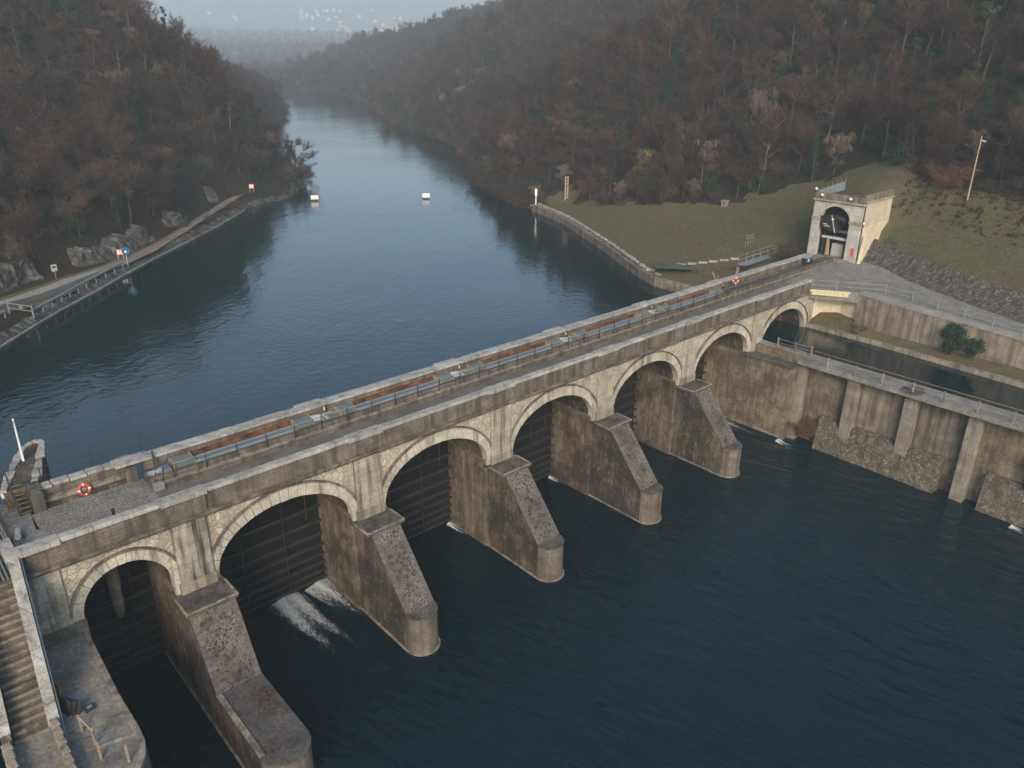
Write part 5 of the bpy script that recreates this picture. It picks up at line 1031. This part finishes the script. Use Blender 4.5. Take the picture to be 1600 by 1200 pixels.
def stuff(name, label, P, Z, meshes, weights, smin, smax, seed, fac=1.0):
    r8 = np.random.RandomState(seed); col = bpy.data.collections.new(name+'_kinds')
    for k, me in enumerate(meshes): o = bpy.data.objects.new('%s_%02d' % (me.name, k), me); col.objects.link(o)
    me = bpy.data.meshes.new(name); n = len(P); me.vertices.add(n); me.vertices.foreach_set('co', np.column_stack([P, Z]).ravel())
    a = me.attributes.new('idx', 'INT', 'POINT'); a.data.foreach_set('value', r8.choice(len(meshes), n, p=np.array(weights)/sum(weights)).astype(np.int32))
    a = me.attributes.new('rot', 'FLOAT_VECTOR', 'POINT'); a.data.foreach_set('vector', np.column_stack([r8.uniform(-.06, .06, n), r8.uniform(-.06, .06, n), r8.uniform(0, 6.28, n)]).ravel())
    a = me.attributes.new('scl', 'FLOAT', 'POINT'); a.data.foreach_set('value', (r8.uniform(smin, smax, n)*fac).astype(np.float32))
    o = bpy.data.objects.new(name, me); C.objects.link(o); o['label'] = label; o['category'] = 'woodland'; kind(o, 'stuff')
    g = bpy.data.node_groups.new(name, 'GeometryNodeTree'); g.interface.new_socket('Geometry', in_out='INPUT', socket_type='NodeSocketGeometry'); g.interface.new_socket('Geometry', in_out='OUTPUT', socket_type='NodeSocketGeometry')
    N = g.nodes.new; i0 = N('NodeGroupInput'); o0 = N('NodeGroupOutput'); ip = N('GeometryNodeInstanceOnPoints'); ci = N('GeometryNodeCollectionInfo'); ci.inputs['Collection'].default_value = col; ci.inputs['Separate Children'].default_value = True; ci.inputs['Reset Children'].default_value = True
    def attr(nm, ty): q = N('GeometryNodeInputNamedAttribute'); q.data_type = ty; q.inputs[0].default_value = nm; return q.outputs[0]
    lk = g.links.new; lk(i0.outputs[0], ip.inputs['Points']); lk(ci.outputs[0], ip.inputs['Instance']); ip.inputs['Pick Instance'].default_value = True
    lk(attr('idx', 'INT'), ip.inputs['Instance Index']); lk(attr('rot', 'FLOAT_VECTOR'), ip.inputs['Rotation']); lk(attr('scl', 'FLOAT'), ip.inputs['Scale']); lk(ip.outputs[0], o0.inputs[0])
    md = o.modifiers.new('scatter', 'NODES'); md.node_group = g; return o
FM = [both('wood_tree', T, K, 'bark', 'twigs') for T, K in TT] + [both('wood_ivy', *IV[1], 'bark', 'ivy'), both('wood_vine', *VN[0], 'bark', 'vine'), both('wood_evergreen', *IV[0], 'bark', 'ivy')]
stuff('woodland', 'bare winter woods covering both valley sides above the reservoir', P[NIND:], Z[NIND:], FM, [10]*6+[4.6, 2.2, 4.0], .48, .98, 7)
P2, Z2, _ = scatter(2.7, 200, 330)
SM = [both('scrub', T, K, 'bark', 'shrub_twigs') for T, K in SH] + [both('scrub_ivy', *leafy(33, 2.2, 1.6, 700, .15), 'bark', 'ivy')]
stuff('undergrowth', 'tangled brown scrub and ivy under the trees', P2, Z2, SM, [5, 5, 4, 2.2], .6, 1.25, 8)
# hanging fringe of scrub over the waterline
fr = []
for L, sgn, y0, y1 in ((LSH, 1, 96, 420), (RSH, -1, 72, 470)):
    for q in along(L, sgn*0.9, y0, y1, 1.6): fr.append((q.x, q.y))
fr = np.array(fr); fr = fr+np.random.RandomState(4).uniform(-.8, .8, fr.shape)
stuff('shore_scrub', 'brown scrub hanging over the water along both shores', fr, np.maximum(height(fr), POOL+.1), SM, [5, 5, 5, 1.5], .8, 1.7, 9, np.where((fr[:, 0] < .75*fr[:, 1]-20) & (fr[:, 1] < 124), .33, 1.0))
def single(name, label, cat, x, y, TK, mats, s2=1.0, rz=0.0, z=None, parts=('stem', 'foliage'), tilt=0.0):
    z = hz(x, y) if z is None else z
    t = bpy.data.objects.new(name, None); C.objects.link(t); t.location = (x, y, z); t.scale = (s2, s2, s2); t.rotation_euler = (tilt, 0, rz); t.empty_display_size = .3; tag(t, label, cat)
    for nm, mb, mt in zip(parts, TK, mats): o = bpy.data.objects.new(nm, mesh_of(nm, mb, mt)); C.objects.link(o); o.parent = t
    return t
single('evergreen_bush', 'dark evergreen bush growing against the stained retaining wall', 'bush', 59.3, -16.2, leafy(51, 2.6, 1.35, 2600, .12), ('bark', 'evergreen'), 1.0, 0, 9.4)
single('evergreen_bush', 'smaller dark evergreen bush beside the larger one at the retaining wall', 'bush', 59.2, -18.3, leafy(52, 1.7, 0.95, 1400, .11), ('bark', 'evergreen'), 1.0, 0, 9.5)
single('brown_bush', 'dark reddish brown bush hanging on the river wall above the water', 'bush', 47.0, -8.3, shrub(53, 2.2, 1800), ('bark', 'redbrown'), 1.0, 0, 1.3)
single('dry_scrub', 'pale dry scrub patch on the grassy canal bank', 'shrub', 59.4, -6.5, shrub(54, 1.0, 700), ('bark', 'vine'), 1.3, 0, 9.0)
single('grey_thicket', 'grey purple bramble thicket beside the left pillar of the gatehouse', 'shrub', 70.5, 9.2, shrub(55, 2.4, 1500), ('bark', 'shrub_twigs'), 1.1)
single('overhanging_tree', 'bare tree leaning out over the water by the lakeside hut', 'tree', 68.2, 143, bare_tree(61, 13, 1.2, 3200, .35), ('bark', 'twigs'), 1.15, -0.6, None, ('trunk', 'crown'))
single('overhanging_tree', 'low bare branches reaching over the water in front of the lakeside hut', 'tree', 62.4, 129.6, bare_tree(62, 7, 1.3, 1500, .6), ('bark', 'twigs'), 1.0, -0.9, 8.6, ('trunk', 'crown'))
single('yellow_bush', 'yellow green leafy tree in front of the bare woods behind the lawn', 'tree', 90.5, 50.5, leafy(63, 5, 1.7, 1300, .2), ('bark', 'yellow_leaf'))
single('holly_bush', 'round dark green bush at the edge of the lawn below the yellow tree', 'bush', 86.3, 45.5, leafy(64, 3.4, 1.6, 1300, .16), ('bark', 'evergreen'))
single('vine_mound', 'tall pale mound of dry vines in the middle of the right woods', 'tree', 99, 33, vine_tree(65, 9), ('bark', 'vine'), 1.1, 0, None, ('trunk', 'crown'))
single('vine_mound', 'pale drooping mound of dry vines at the edge of the woods above the lawn', 'tree', 91.5, 37.5, vine_tree(66, 7), ('bark', 'vine'), 1.0, 0, None, ('trunk', 'crown'))
single('ivy_tree', 'tall slim tree wrapped in green ivy high on the right slope', 'tree', 101, 2, leafy(67, 15, 1.3, 2600, .18, True), ('bark', 'ivy'), 1.1, 0, None, ('trunk', 'crown'))
single('red_thicket', 'dark red thicket at the foot of the ladder pylon', 'shrub', 90, 64, shrub(68, 3.2, 1300), ('bark', 'redbrown'), 1.2)
single('rust_bush', 'rusty red brown bushes on the crest right of the gatehouse', 'shrub', 83.5, -3.5, shrub(69, 4, 1700), ('bark', 'redbrown'), 1.1)
single('path_shrub', 'dark upright ivy clump at the edge of the left path', 'shrub', 23.7, 95.2, leafy(70, 2.3, .5, 800, .12, True), ('bark', 'ivy'))
# tufts on lawn and mound (uncountable)
r9 = np.random.RandomState(77); LP = np.column_stack([r9.uniform(54, 96, 14000), r9.uniform(-36, 74, 14000)]); dF, sF, _ = seg_dist(LP, FOOT); dRr, sRr, _ = seg_dist(LP, RSH)
ok = lawn_mask(LP) & ((LP[:, 1] > 5.5) & (sRr < 0) & (dRr > 2.2) | ((LP[:, 1] < 0) & (sF > 0) & (dF > 2.4)) | ((LP[:, 1] >= 0) & (LP[:, 1] <= 5.5) & (LP[:, 0] > 79))) & ~((LP[:, 1] > -1) & (LP[:, 1] < 7.5) & (LP[:, 0] < 78))
LP = LP[ok]
def tuft(seed, n=26, hh=.22):
    rg = random.Random(seed); K = MB()
    for k in range(n):
        an = rg.uniform(0, 6.28); q = Vector((rg.gauss(0, .16), rg.gauss(0, .16), -.03)); e = q+Vector((math.cos(an)*.12, math.sin(an)*.12, hh*rg.uniform(.5, 1.2))); s2 = Vector((-math.sin(an), math.cos(an), 0))*.02; K.add([q-s2, q+s2, e], [(0, 1, 2)])
    return MB(), K
TF = [both('tuft', *tuft(k), 'bark', 'turf_blade') for k in (1, 2)] + [both('dead_tuft', *tuft(3, 22, .2), 'bark', 'vine')]
mp = np.column_stack([np.random.RandomState(31).uniform(58, 90, 2600), np.random.RandomState(32).uniform(-38, 1, 2600)]); dm, sm_, _ = seg_dist(mp, FOOT); mp = mp[(sm_ > 0) & (dm > 6.5) & (dm < 16) & (vnoise(mp, 5, 41) > -.22) & ~((mp[:, 1] > -1.2) & (mp[:, 0] < 78))]
stuff('mound_scrub', 'low brown dead scrub on the upper part of the grassy mound', mp, height(mp), SM[:3], [1, 1, 1], .08, .22, 33)
o = stuff('grass_tufts', 'short rough grass tufts on the lawn and mound', LP, height(LP), TF, [5, 5, 2], .5, 1.0, 10); o['category'] = 'grass'
rl3 = random.Random(21); lm3 = MB()
for k in range(260):
    cx, cy = (-11.35+rl3.gauss(0, .35), -6.4-abs(rl3.gauss(0, 1.1))) if k < 200 else (rl3.uniform(-13.2, -10.8), rl3.uniform(-11.5, -5.3))
    if not (-13.3 < cx < -10.75 and -11.4 < cy < -5.3): continue
    lm3.obox((cx, cy, 3.215+rl3.uniform(0, .05)), (rl3.uniform(.03, .09), rl3.uniform(.02, .06), .006), rl3.random()*3, rl3.uniform(-.5, .5), rl3.uniform(-.5, .5))
o = lm3.build('dead_leaves', 'leaf_brown'); o['label'] = 'dead leaves scattered on the flat top of the nearest pier'; o['category'] = 'leaves'; kind(o, 'stuff')
# white water
def foam_mat():
    m = Mt('broken_foam', 0.7, 0.2); at = m.new("ShaderNodeAttribute"); at.attribute_name = 'flow'; sp = m.new("ShaderNodeSeparateXYZ"); m.l.new(at.outputs["Vector"], sp.inputs[0])
    n1 = m.noise(2.2, 7, m.scaled(3.0, 0.8, 1), 0.72, 0.6); n2 = m.noise(9, 5, m.scaled(1.5, 0.8, 1), 0.7)
    n = m.math('ADD', m.math('MULTIPLY', n1, 0.62), m.math('MULTIPLY', n2, 0.38))
    al = m.ramp(m.math('SUBTRACT', n, sp.outputs[0]), [(0.0, 0.0), (0.30, 0.92)])
    m.put(m.b.inputs["Alpha"], al); return m.out((0.50, 0.54, 0.56), n2, 0.6, 0.05)
M['foam_sheet'] = foam_mat()
def foam(name, label, jets):
    rg = random.Random(3); K = MB(); at = []
    for (x0, y0, x1, y1, w0, w1) in jets:
        a, b2 = Vector((x0, y0)), Vector((x1, y1)); nr = Vector((-(b2-a).y, (b2-a).x)).normalized(); nu, nv = 40, 18; o0 = len(K.v); ph = rg.uniform(0, 6)
        for i in range(nu+1):
            f = i/nu
            for j in range(nv+1):
                g = 2*j/nv-1; q = a+(b2-a)*f+nr*(g*(w0+(w1-w0)*f)+.12*f*math.sin(f*8+ph)); z = .02+.22*math.exp(-f*5)*max(0, 1-abs(g))+.05*(1-f)*rg.random()
                K.v.append((q.x, q.y, z)); at.append((.22+.40*f**1.1+.42*max(0, abs(g)-.45)**1.3+.07*math.sin(g*7+ph), f, g))
        K.f += [(o0+i*(nv+1)+j, o0+i*(nv+1)+j+1, o0+(i+1)*(nv+1)+j+1, o0+(i+1)*(nv+1)+j) for i in range(nu) for j in range(nv)]
    o = K.build(name, 'foam_sheet', recalc=False, smooth=True); l = o.data.attributes.new('flow', 'FLOAT_VECTOR', 'POINT'); l.data.foreach_set('vector', np.array(at, np.float32).ravel()); o['label'] = label; o['category'] = 'white water'; return kind(o, 'stuff')
foam('white_water', 'white water spilling under the gates', [(-4.9, 4.1, -4.3, -3.6, 1.3, 1.6), (-2.2, 4.1, -1.5, -1.4, 1.15, 1.0), (10.3, 4.0, 10.6, 1.2, .4, .35), (22.3, 4.0, 22.6, 2.2, .35, .3), (45.1, 3.2, 45.2, -4.6, 1.0, .8), (45.6, -6.2, 45.2, -8.0, .5, .6), (46.2, -28.1, 45.8, -29.6, .4, .5)])
tp2 = [(176, 226.5), (177.5, 221), (180, 213), (181, 206), (181.5, 199)]
tr2 = thing('trail_wall', 'pale stone edged trail climbing the hazy right slope', 'trail wall', (178, 215, 16)); m = MB(); zz = [hz(x, y) for x, y in tp2]
m.wallstrip([(x+1.6, y+1.6, z+2.6) for (x, y), z in zip(tp2, zz)], [(x-1.4, y-.6, z+1.2) for (x, y), z in zip(tp2, zz)]); m.wallstrip([(x-1.4, y-.6, z+1.2) for (x, y), z in zip(tp2, zz)], [(x-1.4, y-.6, z-2) for (x, y), z in zip(tp2, zz)]); m.build('ramp', 'concrete_old', tr2); MB().tube([(x+1.6, y+1.6, z+2.8) for (x, y), z in zip(tp2, zz)], .14, 5).build('edge_stones', 'concrete_old', tr2)
# ------------------------------------------------------------------ far town
rt2 = random.Random(12)
def house(x, y, big):
    z = float(far_h(np.array([(x, y)]))[0]); l, w4, hh = rt2.uniform(8, 15)*big, rt2.uniform(6, 10), rt2.uniform(4, 8)*(1.2 if big > 1.3 else 1)
    A = MB().box(-l/2, l/2, -w4/2, w4/2, -4, hh); Rf = MB().prism([(-w4/2-.5, hh), (w4/2+.5, hh), (0, hh+2.6)], 'x', -l/2-.4, l/2+.4)
    me = both('town_house', A, Rf, 'house_wall', 'house_roof'); o = bpy.data.objects.new('town_house', me); C.objects.link(o); o.location = (x, y, z); o.rotation_euler = (0, 0, rt2.uniform(-.6, .6)+.5)
    tag(o, 'pale house of the hazy town far up the valley', 'house', 'houses of the far town')
for (a0, a1, r0, r1, n, big) in ((23.2, 25.5, 2380, 2560, 16, 1.1), (26, 31, 2280, 2460, 46, 1.2), (30.5, 35.5, 2480, 2640, 42, 1.0), (22, 35, 2350, 3000, 34, .8), (27.5, 32, 2850, 3000, 14, 1.0)):
    for k in range(n): an, r_ = R(rt2.uniform(a0, a1)), rt2.uniform(r0, r1); house(CAM.x+r_*math.sin(an), CAM.y+r_*math.cos(an), big*rt2.uniform(.8, 1.3))
# woods of the far valley side
r9 = np.random.RandomState(5); an = r9.uniform(R(14), R(44), 5600); rr_ = r9.uniform(760, 2270, 5600); FPp = np.column_stack([CAM.x+rr_*np.sin(an), CAM.y+rr_*np.cos(an)])
stuff('distant_woods', 'hazy bare woods between the river bend and the far town', FPp, np.maximum(far_h(FPp), height(FPp)*(np.hypot(FPp[:, 0], FPp[:, 1]) < 900)), FM[:6], [1]*6, .8, 1.3, 14)

# ------------------------------------------------------------------ haze
hm = MB().box(-700, 2800, -330, 3600, -9, 330).build('haze', 'foam'); kind(hm, 'stuff'); hm['label'] = 'pale blue haze filling the valley'; hm['category'] = 'haze'
mh = bpy.data.materials.new('valley_haze'); mh.use_nodes = True; nth = mh.node_tree
for n in list(nth.nodes): nth.nodes.remove(n)
oo = nth.nodes.new('ShaderNodeOutputMaterial'); pv = nth.nodes.new('ShaderNodeVolumePrincipled'); pv.inputs['Color'].default_value = (0.80, 0.92, 1.0, 1); pv.inputs['Density'].default_value = HAZE_DENSITY; pv.inputs['Anisotropy'].default_value = 0.0
nth.links.new(pv.outputs[0], oo.inputs['Volume']); hm.data.materials.clear(); hm.data.materials.append(mh)
for o in bpy.data.objects:
    if '_o' in o: del o['_o']
